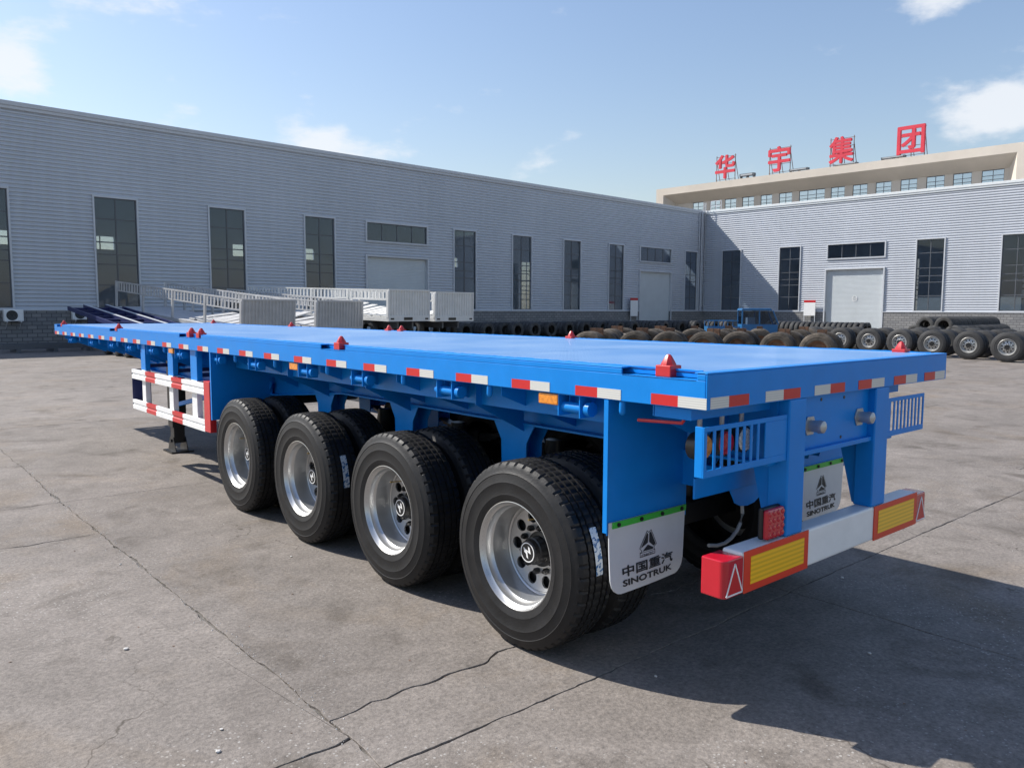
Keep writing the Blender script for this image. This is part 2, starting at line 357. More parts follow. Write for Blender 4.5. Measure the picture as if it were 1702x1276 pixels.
def text_mesh(body, size, offset=0.0, extrude=0.0):
    cu = bpy.data.curves.new('lettering', 'FONT'); cu.body = body; cu.size = size; cu.offset = offset; cu.extrude = extrude
    cu.align_x = 'CENTER'; cu.align_y = 'CENTER'; cu.resolution_u = 3
    o = bpy.data.objects.new('lettering', cu); C.objects.link(o)
    dg = bpy.context.evaluated_depsgraph_get(); dg.update()
    me = bpy.data.meshes.new_from_object(o.evaluated_get(dg)); bpy.data.objects.remove(o); bpy.data.curves.remove(cu)
    me.materials.clear()
    return me
def fit_text(body, bold, extrude, place, w, h, step=.0):
    """mesh of the text stretched to w x h and mapped by place(a,b,c); strokes thickened by shifted copies"""
    me = text_mesh(body, 1.0, 0.006, extrude)
    xs = [v.co.x for v in me.vertices]; ys = [v.co.y for v in me.vertices]
    cx, cy = (min(xs)+max(xs))/2, (min(ys)+max(ys))/2; sx, sy = max(xs)-min(xs)+2*bold, max(ys)-min(ys)+2*bold
    V = [v.co.copy() for v in me.vertices]; Fc = [tuple(p.vertices) for p in me.polygons]; m = MB()
    for k, (ox, oy) in enumerate(((0, 0), (bold, 0), (-bold, 0), (0, bold), (0, -bold))):
        m.add([place((v.x-cx+ox)/sx*w, (v.y-cy+oy)/sy*h, v.z+k*step) for v in V], Fc)
    bpy.data.meshes.remove(me)
    me = bpy.data.meshes.new('lettering'); me.from_pydata(m.v, [], m.f); me.update(); return me

# ------------------------------------------------------------------ ground: yard of cast concrete slabs
g = MB(); g.add([(-600, -600, -.012), (900, -600, -.012), (900, 900, -.012), (-600, 900, -.012)], [(0, 1, 2, 3)])
ground = struct(g.obj('ground', DIRT))
def nz1(s, seed): return mnoise.noise(Vector((s*1.0, seed*7.31, .37)))
def joint(s, seed, rough):
    """(offset of the joint line, half width of the gap) at position s along it"""
    off = rough*(.6*nz1(s*.6, seed)+.3*nz1(s*2.7, seed+3)+.18*nz1(s*9, seed+5))
    off += .005*nz1(s*23, seed+7)+.003*nz1(s*61, seed+8)
    if rough >= .1: off += .016*nz1(s*5.3, seed+21)+.012*nz1(s*13, seed+22)+.006*nz1(s*29, seed+23)
    rw = 2.3 if rough == .055 else 1.0
    hw = .0014+rw*(.010*max(0, nz1(s*1.9, seed+11)-.12)+.006*max(0, nz1(s*9, seed+17))+.004*max(0, nz1(s*33, seed+19)))
    return off, hw
XL = [-19.9, -16.9, -13.75, -10.6, -7.45, -4.3, -1.14, 2.01, 4.75, 7.9, 11.05, 14.2, 17.35, 20.5, 23.65, 26.8, 29.95, 33.1, 36.25, 39.4, 42.55, 45.7, 48.85, 52, 55.15, 58.3, 61.45, 64.7]
XR = {-1.14: .055, 2.01: .05}
def crosses(i):
    x = XL[i]
    if x == -4.3: return [(-11.2, .02), (-5.2, .02), (.99, .11), (5.22, .10), (6.64, .03), (12.5, .02)]+[(18.4+5.9*k, .02) for k in range(5)]
    if x == -1.14: return [(-11.2, .02), (-5.2, .02), (.73, .035), (1.23, .16), (6.62, .02), (12.5, .02)]+[(18.4+5.9*k, .02) for k in range(5)]
    b = [.73, 1.12, -1.5, 3.2][i % 4] if x > 4 else .73
    return [(b-11.8+5.9*k, .02) for k in range(10) if b-11.8+5.9*k < 46]
def slab(i, j, cr):
    (y0, r0), (y1, r1) = cr[j], cr[j+1]; x0, x1 = XL[i], XL[i+1]
    near = -8 < x0 < 12 and y0 < 14
    st = .035 if near else .6
    def X(xi, y, sgn):
        o, h = joint(y, xi*1.7+.3, XR.get(xi, .022)); return xi+o+sgn*h
    def Y(yi, r, x, sgn):
        o, h = joint(x, yi*2.3+.9+i, r); return yi+o+sgn*h
    ring = []
    nx = max(2, int((x1-x0)/st)); ny = max(2, int((y1-y0)/st))
    for k in range(nx): x = x0+(x1-x0)*k/nx; ring.append([x, Y(y0, r0, x, 1)])
    for k in range(ny): y = y0+(y1-y0)*k/ny; ring.append([X(x1, y, -1), y])
    for k in range(nx): x = x1-(x1-x0)*k/nx; ring.append([x, Y(y1, r1, x, -1)])
    for k in range(ny): y = y1-(y1-y0)*k/ny; ring.append([X(x0, y, 1), y])
    ring[0] = [X(x0, y0, 1), Y(y0, r0, x0, 1)]; ring[nx] = [X(x1, y0, -1), Y(y0, r0, x1, 1)]
    ring[nx+ny] = [X(x1, y1, -1), Y(y1, r1, x1, -1)]; ring[2*nx+ny] = [X(x0, y1, 1), Y(y1, r1, x0, -1)]
    dz = random.uniform(-.002, 0)
    n = len(ring); m = MB()
    cx, cy = (x0+x1)/2, (y0+y1)/2
    inner = []
    for a, b in ring:
        d = Vector((a-cx, b-cy)); l_ = d.length; q = d*(1-.003/l_); inner.append((q.x+cx, q.y+cy))
    v = [(a, b, -.014) for a, b in ring]+[(a, b, dz-.0025) for a, b in ring]+[(a, b, dz) for a, b in inner]
    f = [(k, (k+1) % n, (k+1) % n+n, k+n) for k in range(n)]+[(k+n, (k+1) % n+n, (k+1) % n+2*n, k+2*n) for k in range(n)]+[tuple(range(2*n, 3*n))]
    m.add(v, f); return m.obj('concrete_slab', CONC, ground)
for i in range(len(XL)-1):
    cr = crosses(i)
    for j in range(len(cr)-1): slab(i, j, cr)

# ------------------------------------------------------------------ buildings
TH = 0.0511; EX = Vector((math.cos(TH), math.sin(TH), 0)); EY = Vector((-math.sin(TH), math.cos(TH), 0))
E0, D0 = 67.92, 43.9
CORNER = E0*EX+D0*EY
def warehouse(name, mp, L, S0, H, depth, openings, back, clad, topmat, rows_frac, label, hidden_end=0):
    root = empty(name, CORNER, (0, 0, TH)); tag(root, label, 'warehouse')
    def bx(m, s0, s1, d0, d1, z0, z1):
        a, b = mp(s0, d0), mp(s1, d1)
        m.box(min(a[0], b[0]), max(a[0], b[0]), min(a[1], b[1]), max(a[1], b[1]), z0, z1)
    PL = 1.74
    # ribbed cladding
    m = MB(); cuts = sorted({S0, L}|{o[0] for o in openings}|{o[1] for o in openings})
    def prof(z0, z1):
        pts = []; k = math.floor(z0/.2)
        knots = []
        while k*.2 < z1+.2:
            for a, d in ((0, 0), (.060, 0), (.130, .062), (.155, .062)): knots.append((k*.2+a, d))
            k += 1
        def dep(z):
            for (a, da), (b, db) in zip(knots, knots[1:]):
                if a <= z <= b: return da+(db-da)*(z-a)/(b-a)
            return 0
        pts = [(z0, dep(z0))]+[p for p in knots if z0 < p[0] < z1]+[(z1, dep(z1))]
        return pts
    for a, b in zip(cuts, cuts[1:]):
        mid = (a+b)/2; zs = [(PL, H)]
        for o in openings:
            if o[0] < mid < o[1]:
                nz_ = []
                for z0, z1 in zs:
                    lo, hi = max(o[2], PL), o[3]
                    if hi <= z0 or lo >= z1: nz_.append((z0, z1)); continue
                    if lo > z0+.01: nz_.append((z0, lo))
                    if hi < z1-.01: nz_.append((hi, z1))
                zs = nz_
        for z0, z1 in zs:
            p = prof(z0, z1); vs = []; fs = []
            for k, (z, d) in enumerate(p):
                q0, q1 = mp(a, d), mp(b, d); vs += [(*q0, z), (*q1, z)]
                if k: fs.append((2*k-2, 2*k-1, 2*k+1, 2*k))
            m.add(vs, fs)
    m.obj('cladding', clad, root)
    # plinth of grey blocks, cut at the doors
    doors = sorted(o for o in openings if o[4] == 'door')
    s = S0; spans = []
    for o in doors: spans.append((s, o[0])); s = o[1]
    spans.append((s, L))
    for a, b in spans:
        m = MB(); bx(m, a, b, -.06, .22, 0, PL)
        m.obj('plinth', BLOCK, root, uv=lambda c: ((c.x+c.y), c.z))
        m = MB(); bx(m, a, b, -.10, .05, PL, PL+.06); m.obj('plinth_sill', TRIMG, root)
    # flashing, roof, closing walls
    m = MB(); bx(m, S0, L, -.09, .30, H, H+.22); bx(m, S0, L, -.05, .0, H-.16, H); m.obj('parapet_flashing', topmat, root, bevel=.02)
    for d0, d1 in ((.30, 3.0), (4.6, 7.5), (9.1, 12.0), (13.6, 18.5), (20.1, depth)):
        m = MB(); bx(m, S0, L, d0, d1, H-.35, H-.15); m.obj('roof', TRIMG, root)
    for d0, d1 in ((3.0, 4.6), (7.5, 9.1), (12.0, 13.6), (18.5, 20.1)):  # unseen roof strips, added to brighten the interior behind the windows
        m = MB(); bx(m, S0, L, d0, d1, H-.27, H-.25); m.obj('added_skylight_pane', GLASSC, root)
    m = MB(); bx(m, S0+.25, L-.25, .25, depth-.25, .002, .012); m.obj('floor', FLOORG, root)
    m = MB(); bx(m, L-.2, L, .1, depth, 0, H-.36); m.obj('end_wall', clad, root)
    if hidden_end is not None: m = MB(); bx(m, S0, S0+.2, .25, depth, 0, H-.36); m.obj('end_wall', clad, root)
    # back wall with windows
    m = MB(); s = S0+.2
    for (a, b) in back:
        bx(m, s, a, depth-.2, depth, 0, H-.36); bx(m, a, b, depth-.2, depth, 0, 1.9); bx(m, a, b, depth-.2, depth, 7.65, H-.36); s = b
    bx(m, s, L-.2, depth-.2, depth, 0, H-.36); m.obj('back_wall', INTW, root)
    for (a, b) in back:
        wn = MB(); mid = (a+b)/2
        bx(wn, mid-.04, mid+.04, depth-.15, depth-.07, 1.9, 7.65)
        for fz in rows_frac: z = 7.65-fz*5.75; bx(wn, a, b, depth-.14, depth-.08, z-.05, z+.05)
        fo = wn.obj('window', DARKF, root)
        pn = MB(); bx(pn, a, b, depth-.12, depth-.10, 1.9, 7.65); pn.obj('pane', GLASSC, fo)
    # interior partition of the offices along the back
    # windows, transoms, shutters
    for (s0, s1, z0, z1, kind) in openings:
        if kind == 'door':
            m = MB(); bx(m, s0-.12, s0, -.10, .25, 0, z1+.12); bx(m, s1, s1+.12, -.10, .25, 0, z1+.12); bx(m, s0, s1, -.10, .25, z1, z1+.12)
            d = m.obj('door', TRIMG, root)
            k = 0; z = 0.0; p = []
            while z < z1: p += [(z, .16), (z+.085, .145), (z+.1, .17)]; z += .11
            m = MB(); vs = []; fs = []
            for k, (z, dd) in enumerate(p):
                vs += [(*mp(s0, dd), z), (*mp(s1, dd), z)]
                if k: fs.append((2*k-2, 2*k-1, 2*k+1, 2*k))
            m.add(vs, fs); m.obj('shutter_curtain', SHUT, d)
            continue
        t = .07 if kind == 'window' else .09
        m = MB()                                                  # pale outer trim
        bx(m, s0-t, s0+.02, -.07, .14, z0-t, z1+t); bx(m, s1-.02, s1+t, -.07, .14, z0-t, z1+t)
        bx(m, s0+.02, s1-.02, -.065, .14, z1-.02, z1+t); bx(m, s0+.02, s1-.02, -.075, .14, z0-t, z0+.02)
        wo = m.obj('window', TRIMG, root)
        if kind == 'window':
            mid = (s0+s1)/2; xs = [s0+.02, mid, s1-.02]; zz = [z1-.02-f*(z1-z0-.04) for f in [0]+rows_frac+[1]]
        else:
            xs = [s0+.02+(s1-s0-.04)*k/4 for k in range(5)]; zz = [z1-.02, z0+.02]
        m = MB()
        for x in xs[1:-1]: bx(m, x-.032, x+.032, .05, .11, zz[-1], zz[0])
        for z in zz[1:-1]: bx(m, xs[0], xs[-1], .055, .105, z-.03, z+.03)
        bx(m, xs[0], xs[-1], .0555, .1045, zz[0]-.04, zz[0]); bx(m, xs[0], xs[-1], .0555, .1045, zz[-1], zz[-1]+.04); bx(m, xs[0], xs[0]+.05, .045, .115, zz[-1], zz[0]); bx(m, xs[-1]-.05, xs[-1], .045, .115, zz[-1], zz[0])
        m.obj('frame', DARKF, wo)
        for a, b in zip(xs, xs[1:]):
            for zt, zb in zip(zz, zz[1:]):
                m = MB(); bx(m, a+.03, b-.03, .075, .085, zb+.025, zt-.025); m.obj('pane', GLASS, wo)
    return root, bx
RF = [.19, .40, .51, .60, .79]
wl = [(63.6, 61.45), (57.55, 55.40), (51.42, 49.27), (45.30, 43.15), (33.11, 30.96), (27.12, 25.0), (21.16, 19.0), (15.18, 13.08), (3.28, 1.15)]
opsL = [(b, a, 1.86, 7.72, 'window') for a, b in wl]+[(35.6, 40.7, 6.47, 7.70, 'transom'), (35.6, 40.7, 0, 5.41, 'door'), (5.68, 10.6, 6.43, 7.75, 'transom'), (5.68, 10.6, 0, 5.46, 'door')]
backL = sorted([(-17.3+6.05*k, -15.2+6.05*k) for k in range(1, 13) if k not in (2,)])
backL = [(a, b) for a, b in backL if a > -8.5 and b < 69]
mpL = lambda s, d: (-s, d)
LW, bxL = warehouse('grey_warehouse', mpL, 72, -9, 11.72, 24, opsL, backL, CLAD_L, TRIMG, RF, 'long grey ribbed-metal warehouse in shade behind the parked white trailers', 0)
# pipes and ladder in the corner
m = MB(); m.tube([mpL(.62, -.14)+(1.8,), mpL(.62, -.14)+(11.8,)], .07, 8); m.obj('downpipe', TRIMG, LW, smooth=.8)
m = MB(); m.tube([mpL(1.0, -.12)+(1.8,), mpL(1.0, -.12)+(11.7,)], .05, 8); m.obj('downpipe', TRIMG, LW, smooth=.8)
m = MB()
for s in (.18, .52): m.bar(mpL(s, -.25)+(2.2,), mpL(s, -.25)+(12.7,), .05, .05)
for k in range(34): m.bar(mpL(.18, -.25)+(2.4+.3*k,), mpL(.52, -.25)+(2.4+.3*k,), .03, .03)
m.obj('ladder', TRIMG, LW)
# office boxes standing inside along the rear wall
m = MB(); bxL(m, 12, 66, 17, 23.7, .02, 6.1); m.obj('inner_office', INTW, LW)

wr = [(2.2, 4.28), (8.38, 10.45), (20.68, 22.83), (26.98, 29.1), (33.1, 35.2)]
opsR = [(a, b, 1.86, 7.80, 'window') for a, b in wr]+[(13.05, 18.1, 6.53, 7.79, 'transom'), (13.0, 18.06, 0, 5.53, 'door')]
backR = [(-20+6.1*k, -17.9+6.1*k) for k in range(4, 10)]
mpR = lambda s, d: (d, -s)
RW_, bxR = warehouse('grey_warehouse', mpR, 42, .06, 11.70, 24, opsR, [b for b in backR if b[0] > 1 and b[1] < 41], CLAD_L, TRIMW, RF, 'sunlit grey ribbed-metal warehouse below the concrete office block', 0)
m = MB()
m.lathe([(.24, -.008), (.24, .0), (.19, .0), (.19, -.008)], 20, 'x', (.13, -15.6, 2.95), close=True); m.box(.122, .129, -15.80, -15.40, 2.92, 2.98)
m.obj('door_emblem', WHITEP, RW_)
m = MB()                                                              # small roof hatch rail near the corner
for s in (.4, 1.0, 1.6): m.bar(mpR(s, .5)+(11.9,), mpR(s, .5)+(12.9,), .05, .05)
for z in (12.4, 12.9): m.bar(mpR(.4, .5)+(z,), mpR(1.6, .5)+(z,), .05, .05)
m.obj('roof_rail', TRIMG, RW_)

# concrete office block behind
OFF = 30.0
ob = empty('office_block', CORNER, (0, 0, TH)); tag(ob, 'beige concrete office block with deep framed window band and red rooftop characters', 'office building')
BEIGE = mat('beige_render', (0.60, 0.535, 0.455), 0.85, var=0.08, vscale=0.25, bump=0.1)
BEIGED = mat('grey_soffit_render', (0.42, 0.37, 0.32), 0.85, var=0.08, vscale=0.3)
v0, v1 = -28.0, 21.0; T, B0 = 20.15, 19.15; IN0, IN1 = -25.6, 18.75; HEAD = 17.85
def q(v, d, z): return (OFF+d, -v, z)
m = MB(); m.box(OFF, OFF+18, -v1, -v0, T-.3, T); m.obj('roof', BEIGE, ob)
m = MB()   # frame face
F0, F1 = -26.7, 19.95
m.add([q(v0, 0, T-.3), q(v1, 0, T-.3), q(v1, 0, B0), q(v0, 0, B0)], [(0, 1, 2, 3)])
m.add([q(v0, 0, B0), q(F0, 0, B0), q(F0, 0, 0), q(v0, 0, 0)], [(0, 1, 2, 3)])
m.add([q(F1, 0, B0), q(v1, 0, B0), q(v1, 0, 0), q(F1, 0, 0)], [(0, 1, 2, 3)])
m.add([q(v0, 0, 0), q(v0, 18, 0), q(v0, 18, T-.3), q(v0, 0, T-.3)], [(0, 1, 2, 3)])
m.add([q(v1, 0, 0), q(v1, 18, 0), q(v1, 18, T-.3), q(v1, 0, T-.3)], [(0, 1, 2, 3)])
m.add([q(v0, 18, 0), q(v1, 18, 0), q(v1, 18, T-.3), q(v0, 18, T-.3)], [(0, 1, 2, 3)])
m.obj('outer_wall', BEIGE, ob)
m = MB(); m.add([q(F0, 0, B0), q(F1, 0, B0), q(IN1, 2, HEAD), q(IN0, 2, HEAD)], [(0, 1, 2, 3)]); m.obj('sloping_soffit', BEIGE, ob)
for A_, B_ in ((F0, IN0), (F1, IN1)):
    m = MB(); m.add([q(A_, 0, B0), q(B_, 2, HEAD), q(B_, 2, 0), q(A_, 0, 0)], [(0, 1, 2, 3)]); m.obj('splayed_reveal', BEIGE, ob)
ow = [(-22.76, -20.93), (-19.80, -18.1), (-17.34, -15.47), (-14.51, -12.67), (-11.65, -9.92), (-8.89, -7.0), (-6.01, -2.45), (-1.64, .19), (1.21, 3.08), (4.10, 6.01), (7.08, 9.02), (10.05, 12.07), (12.99, 14.98), (15.99, 18.28)]
m = MB(); s = IN0
for a, b in ow:
    m.box(OFF+2, OFF+2.25, -a, -s, 0, HEAD); m.box(OFF+2, OFF+2.25, -b, -a, 0, 14.9); s = b
m.box(OFF+2, OFF+2.25, -IN1, -s, 0, HEAD); m.obj('wall', BEIGE, ob)
for a, b in ow:
    m = MB(); n = 2 if b-a < 3 else 3
    for k in range(n+1):
        x = a+.03+(b-a-.06)*k/n; m.box(OFF+2.08, OFF+2.16, -x-.03, -x+.03, 14.9, HEAD)
    for z in (15.0, 16.0, 16.75, 17.2, HEAD-.05): m.box(OFF+2.09, OFF+2.15, -b, -a, z-.03, z+.03)
    wo = m.obj('window', DARKF, ob)
    for k in range(n):
        x0 = a+.03+(b-a-.06)*k/n; x1 = a+.03+(b-a-.06)*(k+1)/n
        for z0, z1 in ((15.03, 15.97), (16.03, 16.72), (16.78, 17.17), (17.23, HEAD-.08)):
            p = MB(); p.box(OFF+2.11, OFF+2.12, -x1+.03, -x0-.03, z0, z1); p.obj('pane', GLASSB, wo)
m = MB(); m.box(OFF+2.8, OFF+3.0, -v1+.3, -v0-.3, .1, T-.5); m.obj('inner_wall', INTW, ob)
# rooftop characters
names = ['leftmost', 'second from the office end', 'third', 'rightmost']
labels = ['leftmost red character 华 on a rooftop steel frame', 'second red character 宇 on a rooftop steel frame', 'third red character 集 on a rooftop steel frame', 'rightmost boxed red character 团 on a rooftop steel frame']
R0 = Matrix.Translation(CORNER) @ Matrix.Rotation(TH, 4, 'Z')
for ch, vc, zb, lb in zip('华宇集团', (-16.8, -8.5, 0.0, 8.45), (20.62, 20.62, 20.62, 20.62), labels):
    rt = empty('sign_character', R0 @ Vector((OFF+1, -vc, T)), (0, 0, TH)); tag(rt, lb, 'sign', 'red rooftop characters on the office block')
    me = fit_text(ch, .016, .06, lambda a, b, c: Vector((-c*2.0, -a, b+2.15)), 3.2, 3.35, .004)
    me.materials.append(ROOFRED); link('character_face', me, rt)
    m = MB()
    for y in (-1.5, 0, 1.5):
        m.bar((.18, y, 0), (.18, y, 3.8), .07, .07); m.bar((1.3, y, 0), (.18, y, 3.0), .06, .06); m.bar((.18, y, .25), (1.2, y, .25), .05, .05)
    for z in (.4, 1.5, 2.6, 3.6): m.bar((.22, -1.6, z), (.22, 1.6, z), .05, .05)
    m.obj('steel_frame', RUST, rt)
for vc, wd, hh, lb in ((-13.2, 2.2, .75, 'dark low roof unit right of the leftmost red character'), (-5.6, 2.6, .5, 'dark roof clutter right of the second red character'), (.7, 2.9, .35, 'dark low unit at the foot of the third red character'), (6.5, 2.8, .45, 'dark low unit at the foot of the boxed red character')):
    rt = empty('roof_unit', R0 @ Vector((OFF+1.0, -vc, T)), (0, 0, TH)); tag(rt, lb, 'roof unit')
    m = MB(); m.box(-.3, .3, -wd/2, wd/2, hh*.55, hh)
    for y in (-wd/2+.1, 0, wd/2-.1): m.box(-.25, .25, y-.08, y+.08, 0, hh*.55)
    m.obj('housing', DARKF, rt)
    m = MB(); m.box(-.34, -.30, -wd/2+.2, wd/2-.2, hh*.62, hh*.9); m.obj('vent_panel', STEEL, rt)

# ------------------------------------------------------------------ wheels
def tyre_mesh(name, R=.525, W=.285, rim=.292, n=288, tread=True, mats=RUBBER):
    """axis x, outer face at x=0, inner face at x=W"""
    k = R/.525; h = W/2
    sh = R-.016*k
    half = [(rim, .028), (rim+.012, .012), (rim+.045*k, .002), (rim+.050*k, .0005), (rim+.055*k, .002), (rim+.115*k, -.004), (rim+.119*k, -.0055), (rim+.124*k, -.0035), (rim+.165*k, .004), (rim+.169*k, .002), (rim+.174*k, .0055), (R-.040*k, .014), (R-.022*k, .020), (sh, .026), (R-.006*k, .036)]
    if tread:
        tr = []; g0 = [.075, .115, .170, .210]
        gs = [c*W/.285 for c in g0]
        for c in gs:
            tr += [(R+.0005-(c-h)**2*.25, c-.0065), (R-.012, c-.0045), (R-.012, c+.0045), (R+.0005-(c-h)**2*.25, c+.0065)]
    else: tr = [(R, W*.3), (R, W*.7)]
    prof = half+tr+[(r, W-a) for r, a in reversed(half)]
    m = MB(); m.lathe(prof, n, 'x')
    if tread:
        P = len(prof); si = [len(half)-1, len(half)-2]; so = [P-len(half), P-len(half)+1]
        for kk in range(n):
            if n > 200 and kk % 4 == 0:
                for j in range(len(half), P-len(half)):
                    v = m.v[kk*P+j]; rr = math.hypot(v[1], v[2]); f = (rr-.0045)/rr; m.v[kk*P+j] = (v[0], v[1]*f, v[2]*f)
            if kk % (6 if n > 200 else 3) == 0:
                for j in si+so:
                    v = m.v[kk*P+j]; rr = math.hypot(v[1], v[2]); f = (rr-.011)/rr; m.v[kk*P+j] = (v[0], v[1]*f, v[2]*f)
    return m.mesh(name, mats, smooth=.55)
PADM = mat('matte_rubber', (0.006, 0.006, 0.006), 0.75, var=.2, spec=.2)
TYRE = tyre_mesh('tyre')
TYRE_LO = tyre_mesh('tyre', R=.53, W=.29, rim=.29, n=40, tread=True, mats=RUBBER_D)
TYRE_BR = tyre_mesh('tyre', R=.53, W=.29, rim=.29, n=48, tread=True, mats=RUBBER_B)
def rim_mesh(n=64):
    m = MB()
    m.lathe([(.291, .034), (.305, .026), (.309, .020), (.307, .014), (.300, .012), (.296, .018), (.290, .034), (.279, .042), (.276, .070), (.264, .085), (.259, .198), (.251, .205), (.248, .199), (.241, .199), (.239, .212), (.240, .27), (.291, .275)], n, 'x')
    me = m.mesh('rim', RIM, smooth=.6)
    return me
def disc_mesh():
    bm = bmesh.new(); es = []
    def ring(cy, cz, r, n):
        vs = [bm.verts.new((0, cy+r*math.cos(2*math.pi*k/n), cz+r*math.sin(2*math.pi*k/n))) for k in range(n)]
        es.extend(bm.edges.new((vs[k], vs[(k+1) % n])) for k in range(n))
    ring(0, 0, .239, 72); ring(0, 0, .088, 40)
    for k in range(10): a = 2*math.pi*k/10+.2; ring(.186*math.cos(a), .186*math.sin(a), 0.035, 20)
    bmesh.ops.triangle_fill(bm, edges=es, use_beauty=True)
    for v in bm.verts:
        r = math.hypot(v.co.y, v.co.z); v.co.x = .200+.018*max(0, (.239-r)/.15) if r > .1 else .218
    ex = bmesh.ops.extrude_face_region(bm, geom=bm.faces[:])
    for v in [x for x in ex['geom'] if isinstance(x, bmesh.types.BMVert)]: v.co.x += .012
    bmesh.ops.recalc_face_normals(bm, faces=bm.faces[:])
    me = bpy.data.meshes.new('wheel_disc'); bm.to_mesh(me); bm.free(); me.materials.append(RIM); return me
RIMM, DISCM = rim_mesh(), disc_mesh()
m = MB(); m.lathe([(.0, .118), (.060, .118), (.066, .124), (.070, .150), (.078, .155), (.080, .205), (.100, .21), (.108, .236), (.235, .240), (.235, .30), (.0, .30)], 40, 'x')
for k in range(10):
    a = 2*math.pi*k/10; y, z = .128*math.cos(a), .128*math.sin(a); m.tube([(.222, y, z), (.190, y, z), (.176, y, z)], [.018, .018, .010], 6)
HUBM = m.mesh('hub', BLACKP, smooth=.6)
m = MB(); m.lathe([(.056, .1165), (.050, .1165)], 40, 'x')
for pl in ([(-.030, -.006), (-.012, .004), (-.004, .038), (-.018, .030)], [(-.008, -.036), (.006, -.028), (.014, .010), (-.000, .000)], [(.010, -.010), (.026, .000), (.032, .026), (.018, .018)], [(-.024, -.004), (.024, .012), (.027, .020), (-.022, .004)]):
    m.add([(.1162, y, z) for y, z in pl], [(0, 1, 2, 3)])
LOGOM = m.mesh('hub_emblem', WHITEP)
m = MB(); m.tube([(.23, .15, .11), (.19, .15, .11), (.125, .155, .112)], .004, 6); m.tube([(.125, .155, .112), (.105, .156, .113)], .006, 6); VALVEM = m.mesh('valve_stem', GOLD)
def wheel(parent, x, y, z, dual=True, side=1, sticker=None, spin=0.0):
    wl_ = empty('wheel', (x, y, z), (spin, 0, 0 if side > 0 else math.pi), parent)
    if parent.get('_w'): wl_.matrix_parent_inverse = Matrix.Translation(-Vector(parent.location))
    link('tyre', TYRE, wl_)
    link('rim', RIMM, wl_); link('wheel_disc', DISCM, wl_); link('hub', HUBM, wl_)
    lo = link('hub_emblem', LOGOM, wl_); lo.rotation_euler = (-spin, 0, 0); link('valve_stem', VALVEM, wl_)
    if dual:
        t = link('inner_tyre', TYRE, wl_); t.location = (.335, 0, 0)
    if sticker is not None:
        m = MB(); a0, a1 = sticker; R = .5265; n = 10; vs = []; fs = []
        for k in range(n+1):
            a = a0+(a1-a0)*k/n
            vs += [(.118, -R*math.cos(a), R*math.sin(a)), (.168, -R*math.cos(a), R*math.sin(a))]
            if k: fs.append((2*k-2, 2*k-1, 2*k+1, 2*k))
        m.add(vs, fs); s_ = m.obj('paper_sticker', STICK, wl_); s_.rotation_euler = (-spin, 0, 0)
    return wl_

# ------------------------------------------------------------------ the blue flatbed trailer
W, L, ZD, ZB = 2.495, 12.63, 1.619, 1.459
tr = empty('flatbed_trailer', (W/2, 6.3, 0)); tr['_w'] = 1
tag(tr, 'blue four-axle flatbed semi-trailer with red twist locks, filling the foreground', 'trailer')
def part(m, name, mats, parent=tr, bevel=.003, smooth=None):
    o = link(name, m.mesh(name, mats, smooth), parent, bevel)
    return o
seams = [.07, 1.676, 3.50, 5.33, 7.16, 8.99, 10.82, 12.56]
for a, b in zip(seams, seams[1:]):
    m = MB(); m.box(.064, W-.064, a+.005, b-.005, ZD-.010, ZD-.002); part(m, 'deck_plate', DECK, bevel=.002)
m = MB(); m.box(.064, W-.064, .07, 12.56, ZD-.03, ZD-.0125); part(m, 'deck_support', BLUE, bevel=0)
LOCKY = [.253, 3.234, 6.106, 6.385, 9.09, 12.238]
def side_beam(mir):
    fx = (lambda x: W-x) if mir else (lambda x: x)
    def B(m, x0, x1, *r):
        a, b = sorted((fx(x0), fx(x1))); m.box(a, b, *r)
    m = MB(); gaps = [(.253-.20, .253+.22), (3.234-.17, 3.234+.2), (6.106-.16, 6.385+.2), (9.09-.17, 9.09+.2), (12.238-.17, 12.238+.2)]
    B(m, 0, .008, .009, L-.009, ZB, ZD-.034)
    y = .009
    for a, b in gaps+[(L-.009, L)]:
        a = min(a, L-.009)
        if a > y: B(m, 0, .008, y, a, ZD-.034, ZD-.008); B(m, 0, .062, y, a, ZD-.008, ZD)
        y = b
    B(m, .008, .06, .009, L-.009, ZB, ZB+.008)
    for a, b in gaps: B(m, .0, .13, a, b, ZD-.042, ZD-.034)
    part(m, 'side_beam', BLUE)
side_beam(False); side_beam(True)
m = MB(); m.box(.0, W, 0, .008, ZB, ZD-.0081); m.box(.0, W, 0, .066, ZD-.008, ZD+.0004); m.box(.01, W-.01, .008, .06, ZB-.0005, ZB+.008); part(m, 'rear_beam', BLUE)
m = MB(); m.box(0, W, L-.0085, L+.001, ZB, ZD); part(m, 'front_beam', BLUE)
for x in (.0635, W-.0635):
    m = MB(); rw = random.Random(int(x*100)); pts = []; rr = []
    y = .07
    while y < 12.56: pts.append((x+rw.uniform(-.0015, .0015), y, ZD-.0005)); rr.append(rw.uniform(.0025, .006)); y += .028
    m.tube(pts, rr, 5); part(m, 'weld_bead', BLUE, bevel=0, smooth=1.2)
